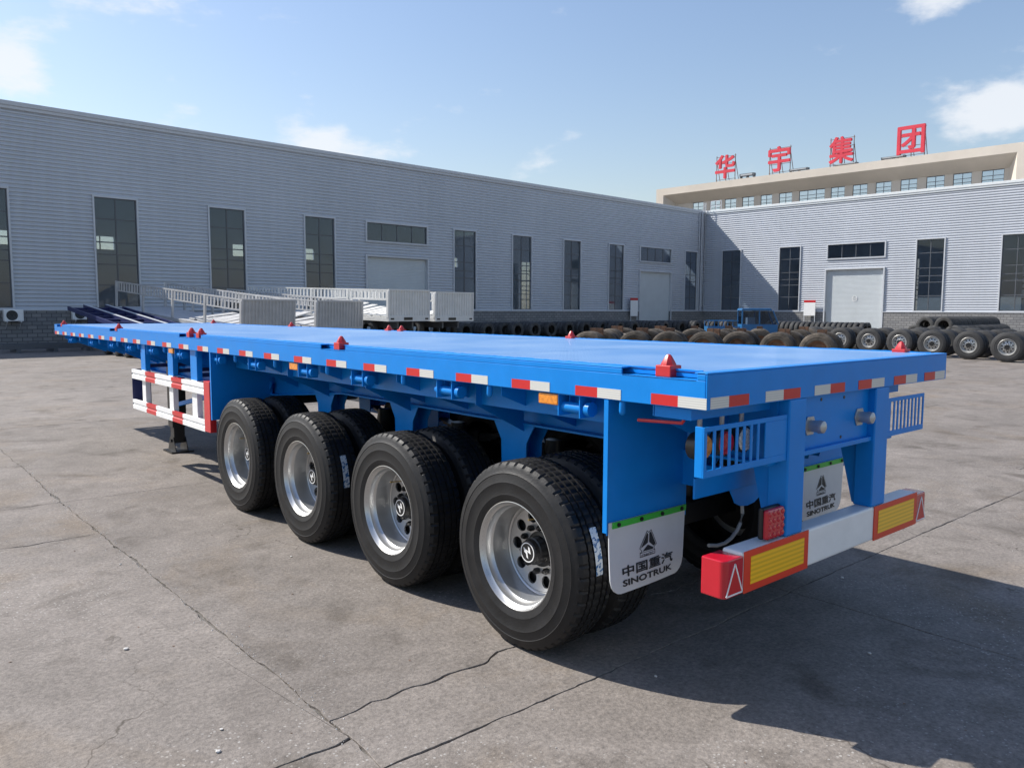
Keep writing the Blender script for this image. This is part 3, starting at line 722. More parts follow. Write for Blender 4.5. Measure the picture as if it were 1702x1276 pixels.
# reflective strips
ST = [.297, .772, 1.251, 1.752, 2.277, 2.813, 3.347, 3.887, 4.456, 4.99, 5.520, 6.052, 6.607, 7.148, 7.699, 8.261, 8.784, 9.314, 9.865, 10.436, 10.985, 11.51, 12.065, 12.60]
def strip_mesh():
    m = MB(); m.mi = 0; m.box(-.0015, 0, -.148, 0, 0, .048); m.mi = 1; m.box(-.0015, 0, -.296, -.148, 0, .048); return m.mesh('reflector_strip', [RFRED, RFWHITE])
SM = strip_mesh()
for y in ST:
    o = link('reflector_strip', SM, tr); o.location = (-.0004, y, ZB+.004)
    o = link('reflector_strip', SM, tr); o.location = (W+.0019, y, ZB+.004)
for rw in [((.023, .157, 1), (.157, .311, 0)), ((.446, .598, 1), (.598, .75, 0)), ((.885, 1.04, 1), (1.04, 1.191, 0)), ((1.34, 1.49, 0), (1.49, 1.642, 1)), ((1.764, 1.917, 0), (1.917, 2.069, 1)), ((2.173, 2.325, 0), (2.325, 2.473, 1))]:
    m = MB()
    for a, b, i in rw: m.mi = i; m.box(a, b, -.002, -.0004, ZB+.005, ZB+.054)
    part(m, 'reflector_strip', [RFRED, RFWHITE], bevel=0)
# twist locks
m = MB(); m.box(-.040, .040, -.042, .042, -.034, .018); LBM = m.mesh('lock_housing', RED)
m = MB(); k = [(.034, .018), (.033, .024), (.016, .055), (.009, .064), (.0, .066)]
m.lathe(k, 8, 'z'); LCM = m.mesh('lock_cone', RED, smooth=.5)
for x in (.062, W-.062):
    for y in LOCKY:
        t = link('twist_lock', LBM, tr, bevel=.004); t.location = (x, y, ZD)
        c = link('lock_cone', LCM, t); c.rotation_euler = (0, 0, rad(22.5)); c.scale = (1.05, 1.05, 1)
# winches and rope hooks under the side beams
m = MB()
for y in (-.078, .072): m.box(0, .085, y, y+.006, -.112, -.002)
m.box(.085, .091, -.078, .078, -.112, -.002); m.box(0.0, .09, -.078, .078, -.004, -.0015); WFM = m.mesh('strap_winch', BLUE)
m = MB(); m.tube([(.04, -.105, -.068), (.04, .12, -.068)], .027, 16); m.tube([(.04, -.125, -.068), (.04, -.095, -.068)], .036, 16); m.tube([(.04, .085, -.068), (.04, .10, -.068)], .034, 12)
WDM = m.mesh('winch_drum', BLUE, smooth=.7)
m = MB(); m.tube([(.0, 0, -.003), (0, 0, -.05), (0, 0, -.062), (0, 0, -.068)], [.016, .017, .013, .004], 12); HKM = m.mesh('rope_hook', BLUE, smooth=.8)
for x, sx in ((.012, 1), (W-.012, -1)):
    for y in [.83, 1.89, 2.93, 3.77, 4.75, 5.65, 6.71, 7.69, 8.57, 9.38, 10.43, 11.69]:
        o = link('strap_winch', WFM, tr); o.location = (x, y, ZB); o.scale = (sx, 1, 1); link('winch_drum', WDM, o)
    for y in [.482, 1.465, 2.343, 3.369, 4.279, 5.127, 6.137, 7.14, 8.1, 9.0, 9.9, 11.0]:
        o = link('rope_hook', HKM, tr); o.location = (x+.008*sx, y, ZB)
    for y in (.905, 3.851, 6.835):
        m = MB(); a, b = sorted((x-.004*sx, x+.03*sx)); m.box(a, b, y, y+.145, ZB-.062, ZB-.006); part(m, 'marker_lamp', AMBER, bevel=.006)
# main beams, cross members, gussets
for xm in (.66, W-.66):
    prof = [(.06, 1.15), (4.2, 1.15), (5.6, 1.02), (9.6, 1.02), (10.5, 1.27), (12.5, 1.27), (12.5, 1.59), (.06, 1.59)]
    m = MB(); m.prism(prof, xm-.005, xm+.005, 'x'); part(m, 'main_beam', BLUE, bevel=0)
    m = MB()
    for (y0, z0), (y1, z1) in zip(prof[:5], prof[1:6]): m.bar((xm, y0, z0-.004), (xm, y1, z1-.004), .15, .014)
    part(m, 'beam_flange', BLUE)
for k in range(23):
    y = .33+.54*k
    for s in (0, 1):
        fx = (lambda x: W-x) if s else (lambda x: x)
        p = [(fx(.655), 1.455), (fx(.062), 1.455), (fx(.062), 1.40), (fx(.655), 1.17 if y < 4.3 or y > 10.2 else 1.12)]
        m = MB(); m.prism(p, y, y+.007, 'y'); part(m, 'gusset_plate', BLUE, bevel=0)
    m = MB(); m.box(.67, W-.67, y, y+.008, 1.42, 1.585); part(m, 'cross_member', BLUE, bevel=0)
for s in (0, 1):
    xs = (.245, .25) if not s else (W-.25, W-.245)
    m = MB(); m.box(xs[0], xs[1], .60, 5.70, 1.30, 1.58); part(m, 'inner_rail', BLUE, bevel=0)
# axles, suspension, wheels
AX = [1.263, 2.573, 3.883, 5.193]
for i, y in enumerate(AX):
    m = MB(); m.box(.42, W-.42, y-.072, y+.072, .455, .600); m.tube([(.28, y, .525), (.45, y, .525)], .06, 16); m.tube([(W-.45, y, .525), (W-.28, y, .525)], .06, 16); part(m, 'axle', BLACKP, bevel=.01)
    for x in (.80, W-.80):
        m = MB(); m.tube([(x, y+.11, .60), (x, y+.11, .70), (x, y+.11, .72), (x, y+.11, .82)], [.08, .085, .085, .07], 16); part(m, 'brake_chamber', BLACKP, bevel=0, smooth=.7)
    for x in (.66, W-.66):
        m = MB()
        for k in range(6):
            hl = .56-.075*k; n = 10
            for a in range(n):
                t0, t1 = -1+2*a/n, -1+2*(a+1)/n
                f = lambda t: .72-.013*k+.075*(t*hl/.56)**2
                m.bar((x, y+t0*hl, f(t0)), (x, y+t1*hl, f(t1)), .09, .0125)
        m.box(x-.06, x+.06, y-.09, y+.09, .602, .75)
        part(m, 'leaf_spring', BLACKP, bevel=0)
    fs = (3, 1.1, 2.0, .35)[i]
    stick = {1: (rad(-2), rad(26)), 3: None, 0: (rad(-2), rad(26))}.get(i if i != 2 else 9)
    st_ = (rad(0), rad(27)) if i in (0, 2) else None
    wheel(tr, .012, y, .525, True, 1, st_, fs*.35)
    wheel(tr, W-.012, y, .525, True, -1, None, fs*.5)
for y in (.61, 1.918, 3.228, 4.538, 5.85):
    for x in (.66, W-.66):
        zb = .97 if y < 1 else .70
        m = MB(); m.prism([(y-.20, 1.14), (y+.20, 1.14), (y+.125, 1.02), (y+.115, zb), (y-.115, zb), (y-.125, 1.02)], x-.07, x-.062, 'x'); m.prism([(y-.20, 1.14), (y+.20, 1.14), (y+.125, 1.02), (y+.115, zb), (y-.115, zb), (y-.125, 1.02)], x+.062, x+.07, 'x')
        m.box(x-.062, x+.062, y-.006, y+.006, zb+.05, 1.14)
        part(m, 'spring_hanger', BLUE, bevel=0)
# cross braces between hangers and side rails above the wheels
for y in (1.918, 3.228, 4.538):
    for x, x2 in ((.59, .20), (W-.59, W-.20)):
        m = MB(); m.prism([(x, 1.10), (x, 1.44), (x2, 1.44), (x2, 1.30)], y-.10, y-.092, 'y'); part(m, 'gusset_plate', BLUE, bevel=0)
# mudguard boards and mudflaps
def mudflap(x0, mir):
    fl = empty('mudflap', (0, 0, 0), parent=tr); fl.matrix_parent_inverse = Matrix.Translation(-Vector(tr.location))
    Wf, Z1, Z0 = .592, .862+.012*mir, .503+.012*mir
    def place(u, v, d):     # u 0..1 left to right seen from behind, v 0..1 downwards, d towards the viewer
        x = x0+u*Wf; z = Z1-(Z1-Z0)*v
        y = .548+.075*mir-.010*math.sin(u*3.0)*v-.022*v*v*(1-u)+.012*v*u-d
        return Vector((x, y, z))
    nu, nv = 24, 16; vs = []; fs = []
    def warp(u, v):
        r = .075; ur = r/Wf; vr = r/(Z1-Z0)
        vm = 1.0
        if u < ur: vm = 1-vr*(1-math.sqrt(max(0, 1-((ur-u)/ur)**2)))
        if u > 1-ur: vm = 1-vr*(1-math.sqrt(max(0, 1-((u-1+ur)/ur)**2)))
        return u, v*vm
    us = [0, .015, .04, .08, .12]+[.12+.76*k/15 for k in range(1, 16)]+[.92, .96, .985, 1]
    nu = len(us)-1
    for side in (0, 1):
        for j in range(nv+1):
            for i in range(nu+1): u, v = warp(us[i], j/nv); vs.append(place(u, v, -.006*side))
    n1 = (nu+1)*(nv+1)
    for j in range(nv):
        for i in range(nu):
            a = j*(nu+1)+i; fs.append((a, a+1, a+nu+2, a+nu+1)); fs.append((a+n1, a+nu+1+n1, a+nu+2+n1, a+1+n1))
    for i in range(nu): a = nv*(nu+1)+i; fs.append((a, a+1, a+1+n1, a+n1)); fs.append((i+1, i, i+n1, i+1+n1))
    for j in range(nv): a = j*(nu+1); fs.append((a, a+nu+1, a+nu+1+n1, a+n1)); a += nu; fs.append((a+nu+1, a, a+n1, a+nu+1+n1))
    m = MB(); m.add(vs, fs); link('rubber_sheet', m.mesh('rubber_sheet', FLAP, .6), fl)
    m = MB(); a, b, c, d = place(.035, .0, .0075), place(1.0, 0, .0075), place(1.0, .085, .0075), place(.035, .085, .0075)
    e = Vector((0, .006, 0)); m.add([a, b, c, d, a+e, b+e, c+e, d+e], [(3, 2, 1, 0), (0, 1, 5, 4), (1, 2, 6, 5), (2, 3, 7, 6), (3, 0, 4, 7)]); link('clamp_strip', m.mesh('clamp_strip', GREEN), fl)
    for u in (.10, .385, .66, .93):
        p = place(u, .042, .008); m = MB(); m.tube([p, p-Vector((0, .007, 0))], .011, 6); link('bolt', m.mesh('bolt', RUBBER), fl)
    # printed emblem and lettering
    def E_(x, y):
        u = (x-70)/1015; t = 262-230*u; b = 1150-270*u; return u, (y-t)/(b-t)
    def patch(pts):
        vv = [place(*E_(x, y), .0012) for x, y in pts]; return vv
    m = MB()
    for pts in ([(552, 385), (568, 402), (562, 508), (468, 578)], [(582, 385), (605, 372), (668, 522), (638, 548), (578, 500)], [(487, 617), (560, 532), (632, 562), (632, 586)]):
        vv = patch(pts); m.add(vv, [tuple(range(len(vv)))])
    def stroke(pts, w_, closed=True):
        P2 = [Vector(p) for p in pts]; n = len(P2)
        for k in range(n if closed else n-1):
            a, b = P2[k], P2[(k+1) % n]; d = (b-a).normalized(); nn = Vector((-d.y, d.x))*w_/2; a = a-d*w_/2; b = b+d*w_/2
            vv = [place(*E_(q_.x, q_.y), .0012) for q_ in (a+nn, b+nn, b-nn, a-nn)]; m.add(vv, [(0, 1, 2, 3)])
    stroke([(553, 362), (573, 380), (607, 350), (680, 522), (645, 556), (645, 588), (656, 588), (656, 640), (456, 690), (456, 634), (478, 626), (474, 606), (452, 582)], 7)
    stroke([(456, 640), (656, 592)], 6, False)
    link('printed_emblem', m.mesh('printed_emblem', BLACKM), fl)
    def words(body, off, uc, vc, uw, vh, nm):
        me = fit_text(body, off, 0, lambda a, b, c: place(uc+a, vc-b, .0013+c), uw, vh, .00025); me.materials.append(BLACKM); link(nm, me, fl)
    words('CNHTC', .02, .478, .573, .165, .036, 'printed_lettering')
    words('中国重汽', .020, .492, .715, .690, .155, 'printed_lettering')
    words('SINOTRUK', .034, .485, .872, .680, .090, 'printed_lettering')
for x0, mir in ((.012, 0), (W-.604, 1)):
    mudflap(x0, mir)
    a, b = (x0-.012, x0+.61) if not mir else (x0-.01, W)
    m = MB(); m.box(a+.006, b, .557+.075*mir, .562+.075*mir, .80, ZB-.001); part(m, 'mudguard_board', BLUE, bevel=0)
    m = MB()
    if not mir: m.box(a, a+.006, .553, .580, .812, ZB-.002)
    else: m.box(b, b+.006, .628, .655, .812, ZB-.002)
    part(m, 'board_edge', BLUE, bevel=0)
    m = MB(); m.box(a+.006, b, 5.712, 5.718, .80, ZB-.001); part(m, 'mudguard_board', BLUE, bevel=0)
    m = MB()
    if not mir: m.box(a, a+.006, 5.708, 5.735, .80, ZB-.002)
    else: m.box(b, b+.006, 5.708, 5.735, .80, ZB-.002)
    part(m, 'board_edge', BLUE, bevel=0)
# rear frame: posts, panel, coupling bumpers, bumper bar
for x0, x1 in ((.667, .823), (1.562, 1.725)):
    m = MB(); m.box(x0, x1, .002, .11, .792, ZB-.001); part(m, 'rear_post', BLUE, bevel=.008)
    for x in (x0+.02, x1-.028):
        m = MB(); m.prism([(.11, 1.20), (.11, .80), (.125, .80), (.225, 1.20)], x, x+.008, 'x'); part(m, 'post_gusset', BLUE, bevel=0)
m = MB(); m.box(.823, 1.562, .045, .053, 1.19, ZB-.001); part(m, 'rear_panel', BLUE, bevel=0)
m = MB(); m.box(.823, 1.562, .018, .12, 1.165, 1.1895); part(m, 'panel_flange', BLUE)
for x in (.93, 1.455):
    m = MB(); m.prism([(x-.03, 1.352), (x+.03, 1.352), (x+.055, 1.306), (x+.03, 1.26), (x-.03, 1.26), (x-.055, 1.306)], .037, .0445, 'y')
    c = part(m, 'coupling_socket', STEEL, bevel=.002)
    m = MB(); m.tube([(x, .037, 1.306), (x, .0, 1.306), (x, -.01, 1.306), (x, -.032, 1.306), (x, -.042, 1.306)], [.030, .030, .034, .030, .012], 20)
    o = link('socket_cap', m.mesh('socket_cap', STEEL, .7), c)
m = MB()
for x, z in ((1.04, 1.43), (1.28, 1.425), (1.26, 1.215)): m.tube([(x, .0448, z), (x, .043, z)], .009, 10)
part(m, 'bolt_hole', BLACKP, bevel=0)
m = MB(); m.box(.30, 2.165, .002, .11, .600, .7915); part(m, 'bumper_bar', WHITEP, bevel=.012)
for a, b in ((.313, .878), (1.592, 2.152)):
    m = MB(); m.box(a, b, -.004, .0015, .597, .7925); o = part(m, 'rear_reflector_board', ORANGE, bevel=.002)
    m = MB(); m.box(a+.05, b-.045, -.0055, -.0042, .632, .762); link('yellow_field', m.mesh('yellow_field', YELLOW), o)
for s in (0, 1):
    fx = (lambda x: W-.03-x) if s else (lambda x: x)
    pts = [(.312, .0), (.312, .128), (.168, .128), (.166, .03)]
    for k in range(6): t = rad(180+15*(k+1)); pts.append((.196+.030*math.cos(t), .03+.030*math.sin(t)))
    m = MB(); m.prism([(fx(a), b) for a, b in pts], .600, .775, 'z'); o = part(m, 'end_lamp', REDLENS, bevel=.006)
    tri = [(.180, .612), (.305, .612), (.2425, .752)]
    m = MB()
    for k in range(3):
        a, b = tri[k], tri[(k+1) % 3]; m.bar((fx(a[0]), -.0015, a[1]), (fx(b[0]), -.0015, b[1]), .004, .007, up=(0, -1, 0)) if False else m.bar((fx(a[0]), -.0015, a[1]), (fx(b[0]), -.0015, b[1]), .007, .003, up=(0, 1, 0))
    link('triangle_border', m.mesh('triangle_border', WHITEP), o)
    m = MB(); m.add([(fx(a), -.0008, b) for a, b in tri], [(0, 1, 2)]); link('triangle_reflector', m.mesh('triangle_reflector', RFRED), o)
# square red lamp
m = MB(); m.box(.51, .668, .03, .06, .80, .952); o = part(m, 'square_lamp', BLACKP, bevel=.01)
m = MB(); m.box(.505, .66, .004, .03, .803, .949); link('red_lens', m.mesh('red_lens', REDLENS), o, bevel=.014)
m = MB()
for i in range(4):
    for j in range(4): x, z = .527+.037*i, .824+.0345*j; m.tube([(x, .006, z), (x, .0, z), (x, -.002, z)], [.014, .011, .005], 8)
link('diode_dots', m.mesh('diode_dots', REDLENS, .7), o)
# lamp guards
def lamp_guard(x0, x1, ox0, ox1, n):
    m = MB(); z0, z1 = 1.168, 1.388; y0, y1 = .012, .019
    m.box(x0, x1, y0, y1, 1.366, z1); m.box(x0, x1, y0, y1, z0, 1.200); m.box(x0, ox0, y0, y1, 1.200, 1.366); m.box(ox1, x1, y0, y1, 1.200, 1.366)
    m.box(x0, x0+.004, y1, .06, z0, z1)
    o = part(m, 'lamp_guard', BLUE, bevel=.002)
    p = (ox1-ox0)/n
    for k in range(1, n): x = ox0+p*k; s = MB(); s.box(x-.0085, x+.0085, y0+.001, y1-.001, 1.200, 1.366); link('slat', s.mesh('slat', BLUE), o)
lamp_guard(.005, .666, .026, .478, 8); lamp_guard(1.7255, 2.222, 1.775, 2.205, 9)
def round_lamp(x, z, lens, nm):
    m = MB(); m.lathe([(.0, .19), (.062, .19), (.066, .14), (.060, .135), (.0, .135)], 24, 'y', (x, 0, z)); o = part(m, nm, BLACKP, bevel=0, smooth=.6)
    m = MB(); m.lathe([(.056, .1345), (.050, .125), (.0, .120)], 24, 'y', (x, 0, z)); link('lens', m.mesh('lens', lens, .7), o)
    m = MB(); m.tube([(x, .16, z+.06), (x, .16, z+.17)], .012, 8); link('stud', m.mesh('stud', STEEL), o)
for x, lens in ((.175, AMBER), (.345, REDLENS), (.505, LED), (1.86, REDLENS), (1.99, AMBER)): round_lamp(x, 1.27, lens, 'tail_lamp')
m = MB(); m.box(.03, .655, .10, .30, 1.405, ZB-.006); part(m, 'lamp_bracket', BLUE, bevel=0)
m = MB(); m.box(1.735, 2.06, .10, .20, 1.40, ZB-.006); part(m, 'lamp_bracket', BLUE, bevel=0)
m = MB(); m.box(.615, .662, .28, .56, .98, 1.085); m.box(.30, 1.05, .268, .280, .985, 1.085); part(m, 'rear_shelf', BLUE)
m = MB(); pts = [(.62, 1.0), (.98, 1.0)]+[(.80+.13*math.cos(rad(a)), .93+.06*math.sin(rad(a))) for a in (0, -30, -60, -90, -120, -150, -180)]
m.prism(pts, .30, .306, 'y'); part(m, 'round_bracket', BLUE, bevel=0)
m = MB(); m.tube([(.88, .45, .98), (.914, .45, .928), (.963, .45, .864), (.985, .45, .81), (.991, .45, .765), (.975, .45, .715), (.945, .45, .678), (.89, .45, .645), (.833, .45, .629), (.76, .45, .63), (.685, .45, .645)], .010, 8); part(m, 'air_hose', mat('pale_hose', (.35, .35, .34), .5), bevel=0, smooth=1)
m = MB(); m.tube([(.06, .16, 1.40), (.06, .17, 1.385), (.06, .42, 1.372)], .008, 8); part(m, 'red_air_pipe', RED, bevel=0)
m = MB(); m.tube([(.75, 6.05, .98), (1.75, 6.05, .98)], .13, 20); part(m, 'air_tank', BLACKP, bevel=0, smooth=.6)
# side guards (left and right) with red and white rails
def side_guard(mir):
    fx = (lambda x: W-x) if mir else (lambda x: x)
    gd = empty('side_guard', parent=tr); gd.matrix_parent_inverse = Matrix.Translation(-Vector(tr.location))
    for z0 in (.662, 1.030):
        m = MB(); cuts = [(5.918, 6.57, 0), (6.57, 6.90, 1), (6.90, 7.465, 0), (7.465, 7.827, 1), (7.827, 8.37, 0)]
        for a, b, i in cuts:
            m.mi = i; pr = [(0, z0), (0, z0+.042), (.010, z0+.050), (.010, z0+.064), (0, z0+.072), (0, z0+.113), (.03, z0+.113), (.03, z0)]
            m.prism([(fx(x), z) for x, z in pr], a, b, 'y')
        link('rail', m.mesh('rail', [WHITEP, RFRED]), gd)
    for a, b in ((7.91, 8.08), (6.92, 7.09), (6.18, 6.365)):
        m = MB(); p, q_ = sorted((fx(.031), fx(.085))); m.mi = 1; m.box(p, q_, a, b, 1.15, ZB-.001); m.mi = 0; m.box(p, q_, a+.02, b-.02, .67, 1.15); link('post', m.mesh('post', [WHITEP, BLUE]), gd)
        m = MB(); p, q_ = sorted((fx(.086), fx(.66))); m.box(p, q_, a+.05, a+.10, 1.18, 1.22); link('brace', m.mesh('brace', NAVY), gd)
    p, q_ = sorted((fx(-.002), fx(.06)))
    m = MB(); m.box(p, q_, 5.757, 5.915, .668, 1.170); link('end_plate', m.mesh('end_plate', RED), gd, bevel=.004)
    m = MB(); p, q_ = sorted((fx(.004), fx(.22))); m.box(p, q_, 8.373, 8.381, .665, 1.14); link('return_plate', m.mesh('return_plate', NAVY), gd)
    m = MB(); m.bar((fx(.60), 6.30, 1.05), (fx(.60), 8.70, .62), .05, .05); link('diagonal_brace', m.mesh('diagonal_brace', BLUE), gd)
side_guard(0); side_guard(1)
# landing gear
for x in (.64, W-.64):
    lg = empty('landing_leg', parent=tr); lg.matrix_parent_inverse = Matrix.Translation(-Vector(tr.location))
    m = MB(); m.box(x-.09, x+.09, 8.665, 8.845, .33, 1.30); link('outer_tube', m.mesh('outer_tube', BLACKP), lg, bevel=.006)
    m = MB(); m.box(x-.07, x+.07, 8.685, 8.825, .12, .33); link('inner_tube', m.mesh('inner_tube', BLACKP), lg, bevel=.006)
    m = MB(); m.prism([(8.60, .02), (8.91, .02), (8.86, .12), (8.82, .20), (8.69, .20), (8.65, .12)], x-.08, x-.072, 'x'); m.prism([(8.60, .02), (8.91, .02), (8.86, .12), (8.82, .20), (8.69, .20), (8.65, .12)], x+.072, x+.08, 'x')
    m.box(x-.14, x+.14, 8.58, 8.93, .001, .021); m.tube([(x-.10, 8.755, .15), (x+.10, 8.755, .15)], .022, 10); link('foot', m.mesh('foot', BLACKP), lg, bevel=0)
m = MB(); m.box(.72, W-.72, 8.73, 8.78, .85, .90); part(m, 'cross_shaft', BLACKP, bevel=0)
m = MB(); m.box(.645, .652, 7.55, 7.72, 1.28, 1.36); part(m, 'label_plate', mat('yellow_label', (.45, .50, .06), .5), bevel=0)
m = MB(); m.box(.70, 1.80, 6.4, 7.4, .95, 1.25); part(m, 'valve_box', NAVY, bevel=.01)
m = MB(); m.tube([(W/2, 11.3, 1.20), (W/2, 11.3, 1.10)], .045, 16); part(m, 'king_pin', STEEL, bevel=0, smooth=.6)

# ------------------------------------------------------------------ yard: white fence trailers
def px_on(x, y, ax, v):
    d = fwd+rgt*((x-851)/F_PX)-upv*((y-638)/F_PX); t = (v-CAM[ax])/d[ax]; return CAM+d*t
def fence_trailer(x, y, ztop, yaw, tilt, pm, label, LEN=11.5, wd=2.5, junk=True, bh=1.27):
    """near end at local y=0; local z=0 is the deck"""
    r = empty('fence_trailer', (x, y, ztop-bh), (tilt, 0, yaw)); tag(r, label, 'trailer', 'pale fence-sided trailers parked by the long warehouse')
    m = MB(); m.box(0, wd, .03, LEN, -.03, 0); m.box(0, .06, .03, LEN, -.16, -.031); m.box(wd-.06, wd, .03, LEN, -.16, -.031)
    for k in range(14): m.box(.06, wd-.06, .3+k*.8, .36+k*.8, -.14, -.031)
    m.obj('bed', pm, r)
    m = MB(); m.box(0, .07, 0, .06, -.16, bh); m.box(wd-.07, wd, 0, .06, -.16, bh); m.box(.07, wd-.07, 0, .06, bh-.07, bh); m.box(.07, wd-.07, 0, .06, -.16, .10)
    hb = m.obj('end_board', pm, r)
    m = MB(); n = 15; p = (wd-.14)/n; poly = []
    for k in range(n): a = .07+k*p; poly += [(a, .045), (a+p*.5, .045), (a+p*.6, .012), (a+p*.9, .012)]
    poly.append((wd-.07, .045)); vs = []; fs = []
    for k, (a, b) in enumerate(poly):
        vs += [(a, b, .10), (a, b, bh-.07)]
        if k: fs.append((2*k-2, 2*k, 2*k+1, 2*k-1))
    m.add(vs, fs); m.obj('ribbed_sheet', pm, hb)
    m = MB(); m.box(.9, 1.4, -.02, 0, -.10, .02); m.box(.12, .30, -.02, 0, -.08, -.01); m.box(wd-.3, wd-.12, -.02, 0, -.08, -.01); m.obj('lamp_row', BLACKP, hb)
    for sx in (.03, wd-.03):
        m = MB(); fh = 1.22
        m.bar((sx, .06, fh), (sx, LEN, fh), .05, .06); m.bar((sx, .06, fh-.42), (sx, LEN, fh-.42), .04, .05)
        n = int(LEN/.28)
        for k in range(n): yy = .2+k*.28; m.box(sx-.015, sx+.015, yy-.045, yy+.045, fh-.40, fh-.03)
        for k in range(5): yy = .1+k*(LEN-.2)/4; m.box(sx-.04, sx+.04, yy-.06, yy+.06, 0.0, fh-.03)
        m.obj('side_rail', pm, r)
    for sx in (.75, wd-.85):
        m = MB(); m.box(sx, sx+.1, .3, LEN, -.5, -.17); m.obj('chassis_beam', DARKF, r)
    if junk:
        for k in range(7):
            m = MB(); yy = .5+k*.65; a = random.uniform(-.12, .12); h_ = random.uniform(.25, .6)
            m.bar((.25, yy+a, .05), (wd-.25, yy-a, h_), .5, .05)
            for t in range(5): m.bar((.3+.4*t, yy+a-.25, .08+.1*t*h_), (.3+.4*t, yy-a+.3, .1+.1*t*h_), .05, .05)
            m.obj('folded_panel', pm, r)
    for yy in (1.6, 2.9, 4.2):
        for sx in (.05, wd-.33):
            o = link('tyre', TYRE_LO, r); o.location = (sx, yy, -(ztop-bh)+.53+.10*yy*math.tan(0)-yy*math.tan(tilt)) if False else (sx, yy, -.62)
    for sx in (.55, wd-.65):
        dz = -(ztop-bh)-(LEN-2)*math.sin(tilt)
        m = MB(); m.box(sx, sx+.1, LEN-2.05, LEN-1.9, dz+.02, -.17); m.box(sx-.1, sx+.2, LEN-2.15, LEN-1.8, dz, dz+.03); m.obj('support_leg', BLACKP, r)
    return r
fence_trailer(9.67, 29.0, 2.27, rad(8.8), rad(4.8), GREYP, 'grey fence-sided trailer tilted upwards, nearest to the blue chassis')
fence_trailer(12.92, 29.0, 2.25, rad(8.8), rad(3.6), GREYP, 'grey fence-sided trailer, second from the blue chassis, loaded with folded panels')
fence_trailer(15.95, 28.1, 2.76, rad(8.8), rad(1.6), WHITEG, 'white fence-sided trailer standing higher, third from the blue chassis')
fence_trailer(19.3, 29.3, 2.72, rad(8.8), rad(1.4), WHITEG, 'white fence-sided trailer farthest from the blue chassis, next to the tyre rows', wd=2.68)
# stands: dollies under the tall pair
# dark blue skeletal chassis
sk = empty('skeletal_chassis', (6.45, 29.2, 1.16), (rad(5.4), 0, rad(1.5))); tag(sk, 'dark blue skeletal container chassis with rail tops painted as lit, left of the grey trailers', 'trailer')
for x in (0, .92):
    m = MB(); m.box(x-.06, x+.06, 0, 9.5, -.30, -.012); m.obj('chassis_beam', NAVY, sk)
    m = MB(); m.box(x-.065, x+.065, 0, 9.5, -.012, 0); m.obj('lit_rail_top', TRIMG, sk)  # thin pale strip: light on the navy beam tops put into colour
for k in range(8):
    m = MB(); m.box(-.72, 1.64, .4+k*1.2, .52+k*1.2, -.24, -.10); m.obj('cross_member', NAVY, sk)
for x in (-.72, 1.60):
    m = MB(); m.box(x-.04, x+.04, .2, 9.3, -.25, -.08); m.obj('outer_rail', NAVY, sk)
for yy in (1.2, 2.5, 3.8):
    for x in (-.72, 1.35): o = link('tyre', TYRE_LO, sk); o.location = (x, yy, -.63-yy*math.sin(rad(5.4))*.98)
m = MB(); m.box(-.1, .0, 8.6, 8.75, -1.95, -.3); m.box(.92, 1.02, 8.6, 8.75, -1.95, -.3); m.obj('support_leg', BLACKP, sk)
m = MB(); m.box(-.6, -.2, 5.5, 6.6, -.6, -.26); m.obj('storage_box', NAVY, sk)
# low dark flat chassis lying by the wall behind the blue trailer's nose
pt = px_on(90, 575, 2, 0.0)
fr = empty('steel_frame', (2.6, 36.6, 0), (0, 0, TH)); tag(fr, 'low dark steel frame lying on the ground by the long warehouse', 'frame')
m = MB()
for yy in (0, 1.1): m.box(0, 5.4, yy, yy+.1, .14, .36)
for k in range(7): m.box(.1+k*.85, .2+k*.85, .1, 1.1, .16, .32)
m.obj('beam', DARKF, fr)
m = MB()
for k in range(4): m.box(.5+k*1.4, .65+k*1.4, -.05, 1.25, 0, .14)
m.obj('timber', DARKF, fr)

# air conditioners on the plinth of the long warehouse
def ac(u, z, label):
    p = R0 @ Vector((-u, -.36, z)); r = empty('air_conditioner', p, (0, 0, TH)); tag(r, label, 'air conditioner', 'air conditioner units on the long warehouse')
    m = MB(); m.box(-.42, .42, -.16, .16, 0, .58); m.obj('casing', WHITEP, r, bevel=.02)
    m = MB()
    for rr in (.06, .12, .18, .24): m.lathe([(rr-.008, -.165), (rr+.008, -.170), (rr+.008, -.163)], 24, 'y', (-.08, 0, .29))
    m.obj('fan_grille', DARKF, r)
    m = MB(); m.lathe([(0, -.161), (.25, -.1615)], 24, 'y', (-.08, 0, .29)); m.obj('fan_opening', BLACKP, r)
    for x in (-.3, .3): m = MB(); m.box(x-.03, x+.03, -.18, .30, -.05, -.001); m.bar((x, -.15, -.04), (x, .28, -.38), .03, .03); m.obj('bracket', TRIMG, r)
ac(61.55, 1.22, 'white air conditioner unit on the warehouse plinth, leftmost')
ac(58.5, 1.28, 'white air conditioner unit beside the blue skeletal chassis')
def notice(mpf, s, z0, z1, wd, rz, label):
    p = R0 @ Vector((*mpf(s, -.35), 0)); r = empty('notice_board', p, (0, 0, TH+rz)); tag(r, label, 'sign', 'white notice boards by the shutters')
    m = MB(); m.box(-wd/2, wd/2, -.03, .03, z0, z1); m.obj('panel', WHITEP, r)
    m = MB(); m.box(-wd/2, wd/2, -.035, .035, z1+.001, z1+.22); m.obj('red_header', RED, r)
    m = MB(); m.box(-wd/2+.02, -wd/2+.07, -.02, .02, 0, z0); m.box(wd/2-.07, wd/2-.02, -.02, .02, 0, z0); m.obj('post', TRIMG, r)
notice(mpL, 11.85, 1.3, 2.75, 1.05, 0, 'white notice board with red top beside the shaded shutter')
notice(mpR, 11.7, 1.4, 2.6, 1.1, rad(90), 'white notice board with red top beside the sunlit shutter')

